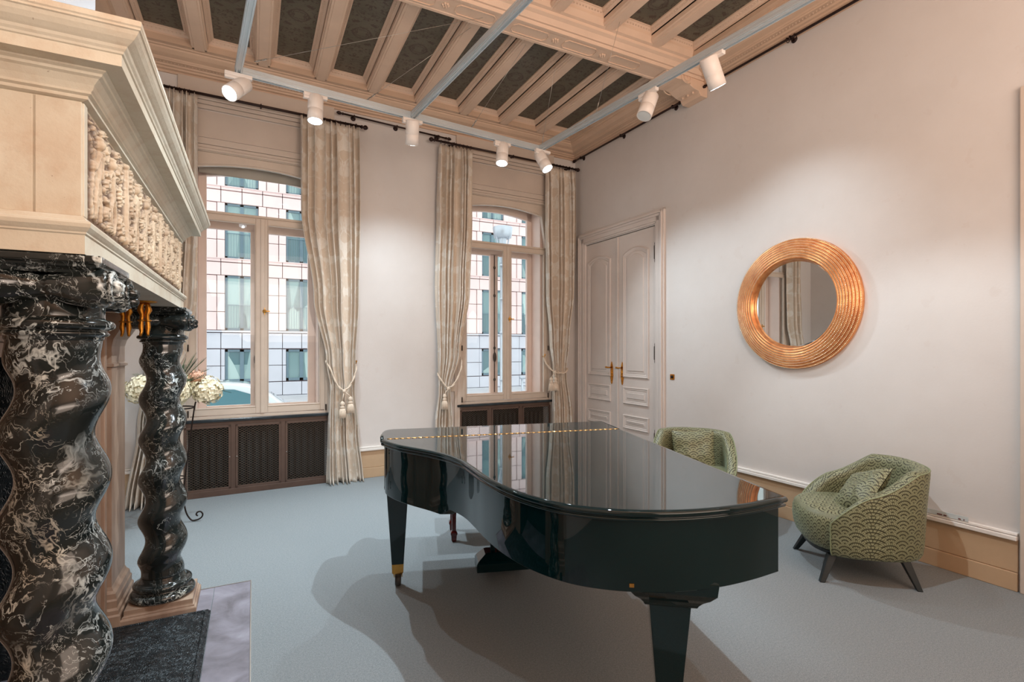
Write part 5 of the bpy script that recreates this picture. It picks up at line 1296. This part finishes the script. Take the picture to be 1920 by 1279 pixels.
for ri, (zb_, zt_) in enumerate(rows_):
    nz_ = 3; 
    for x in xs_l:
        # pier between windows: plain strip, recessed centre panel, plain strip
        for i in range(nz_):
            z0 = zb_ + (zt_ - zb_) * i / nz_; z1 = zb_ + (zt_ - zb_) * (i + 1) / nz_
            stone(x - per + WW, x - .629, z0, z1, 'stone_pink', 'pier_panel'); stone(x - .629, x - .24, z0, z1, 'stone_pink', 'pier_panel', -.05); stone(x - .24, x, z0, z1, 'stone_pink', 'pier_panel')
    top_next = rows_[ri + 1][0] if ri < 2 else 9.41
    band(zt_, top_next - .135, 'stone_pink', J0, per / 3 * 1.0); band(top_next - .13, top_next, 'stone_pink', J0, per / 3 * 1.0, .04)
    led = MB(); led.box(fx(XA), fx(XB_), -.10, .2, fz(top_next - .022), fz(top_next)); led.build('ledge', M['stone_pink'], fac)
    for x in xs_l:
        w = MB(); a, b, c_, d_ = fx(x), fx(x + WW), fz(zb_), fz(zt_)
        for q in ((a, a + .09, c_, d_), (b - .09, b, c_, d_), (a, b, c_, c_ + .1), (a, b, d_ - .09, d_), ((a + b) / 2 - .07, (a + b) / 2 + .07, c_, d_)): w.box(q[0], q[1], .10, .18, q[2], q[3])
        wo = w.build('window', M['fac_frame'], fac)
        MB().box(a + .05, b - .05, .15, .17, c_ + .05, d_ - .05).build('pane', M['fac_glass'], wo)
        if ri < 3:
            r_ = MB(); zt2 = c_ + (d_ - c_) * .46
            for i in range(11): r_.bar((a + .12 + (b - a - .24) * i / 10, .06, c_ + .06), (a + .12 + (b - a - .24) * i / 10, .06, zt2), .014, .014)
            r_.bar((a + .05, .06, zt2), (b - .05, .06, zt2), .02, .03); r_.build('railing', M['fac_frame'], wo)
# grey ground floor
stone(XA, XB_, 2.075, 2.15, 'stone_grey', 'string_course', .1)
band(1.53, 2.07, 'stone_grey', J0, per / 3)
for x in xs_l:
    for z0, z1 in ((.95, 1.52), (.38, .95)): stone(x - per + WW + .0, x - .13, z0, z1, 'stone_grey', 'stone_panel'); stone(x - .13, x, z0, z1, 'stone_grey', 'stone_panel', -.04)
    w = MB(); a, b, c_, d_ = fx(x), fx(x + WW), fz(.40), fz(1.50)
    for q in ((a, a + .1, c_, d_), (b - .1, b, c_, d_), (a, b, c_, c_ + .12), (a, b, d_ - .1, d_), ((a + b) / 2 - .08, (a + b) / 2 + .08, c_, d_)): w.box(q[0], q[1], .10, .18, q[2], q[3])
    wo = w.build('window', M['fac_frame'], fac); MB().box(a + .05, b - .05, .15, .17, c_ + .05, d_ - .05).build('pane', M['fac_glass'], wo)
x = J0
band(-.1, .37, 'stone_grey', J0, per / 3); stone(XA, XB_, -.30, -.1, 'stone_grey', 'stone_panel', .02)
# lamp post with a conical reflector
def onray(px, Y): 
    X = (px - 960) / 953.8; s_, c_ = math.sin(R(27.005)), math.cos(R(27.005)); return (X * c_ + s_) / (-X * s_ + c_) * Y
lx = 12.9 * .4935
LP = thing('street_lamp', 'galvanised street lamp post with a conical head outside the right window', 'street lamp', (6.62, 13.6, ST))
MB().lathe([(.12, 0), (.12, .6), (.085, .62), (.075, 5.05)], 20).build('pole', M['galv'], LP)
q = MB()
for z in (1.2, 2.6, 3.6, 4.6): q.lathe([(.08, z), (.1, z + .01), (.1, z + .05), (.08, z + .06)], 20)
q.build('collar', M['galv'], LP)
q = MB(); q.lathe([(.075, 5.0), (.10, 5.1), (.12, 5.45), (.13, 5.5)], 20)
for k in range(4):
    a = k * PI / 2 + .4; q.bar((.08 * math.cos(a), .08 * math.sin(a), 4.7), (.27 * math.cos(a), .27 * math.sin(a), 5.45), .02, .02)
q.build('bracket', M['galv'], LP)
MB().lathe([(.2, 5.42), (.26, 5.45), (.30, 5.74), (.29, 5.76), (.05, 5.78)], 28).build('reflector', M['galv'], LP)
HR = thing('handrail', 'low galvanised handrail on the pavement outside the right window', 'handrail', (9.1, 17.0, ST))
for x in (0, 1.6, 3.2): MB().lathe([(.04, 0), (.04, 1.02)], 12, (x, 0, 0)).build('post', M['galv'], HR)
MB().tube([(-.1, 0, 1.04), (3.4, 0, 1.04)], .045, 10).tube([(0, 0, .86), (3.2, 0, .86)], .02, 8).build('rail', M['galv'], HR)
# parked car seen through the left window
car = thing('car', 'white car passing in the street outside the left window', 'car', (-.35, 11.3, ST))
def carbody():
    side = [(-2.05, .30), (-2.1, .55), (-2.02, .82), (-1.85, .95), (-1.55, 1.30), (-1.2, 1.47), (-.6, 1.53), (.1, 1.50), (.55, 1.35), (1.05, 1.0), (1.7, .90), (2.05, .75), (2.1, .5), (2.05, .30)]
    S = catmull(side, 4); m = MB()
    def hw(z): return .86 if z < .95 else .86 - .24 * (z - .95) / .58
    L = [[(x, y * hw(z) * k, z) for x, z in S] for y, k in ((-1, .94), (-1, 1), (1, 1), (1, .94))]
    L = [[(x * .985, -hw(z) + .0, max(.3, z - .03)) for x, z in S], [(x, -hw(z) + .05, z) for x, z in S], [(x, hw(z) - .05, z) for x, z in S], [(x * .985, hw(z), max(.3, z - .03)) for x, z in S]]
    m.loops(L, smooth=True, cap0=True, cap1=True); return m
carbody().build('body', M['car_paint'], car)
for sgn in (-1, 1):
    for P in ([(-1.62, 1.0), (-1.40, 1.30), (-1.1, 1.40), (-.62, 1.44), (-.60, 1.0)], [(-.52, 1.0), (-.54, 1.44), (.05, 1.41), (.40, 1.29), (.85, 1.0)]):
        m = MB(); L = []
        for d_ in (.005, .02): L.append([(x, sgn * ((.86 - .24 * (z - .95) / .58 if z > .95 else .86) + d_), z) for x, z in P])
        m.loops(L, cap0=True, cap1=True); m.build('side_window', M['car_glass'], car)
    for x in (-1.3, 1.3): MB().lathe([(.2, -.1), (.31, -.1), (.33, -.07), (.33, .07), (.31, .1), (.2, .1)], 24, mtx=Matrix.Translation((x, sgn * .78, .33)) @ Matrix.Rotation(R(90), 4, 'X')).build('wheel', M['tyre'], car)
MB().box(-2.12, -2.06, -.7, .7, .5, .62).build('bumper', M['tyre'], car, bevel=.02)
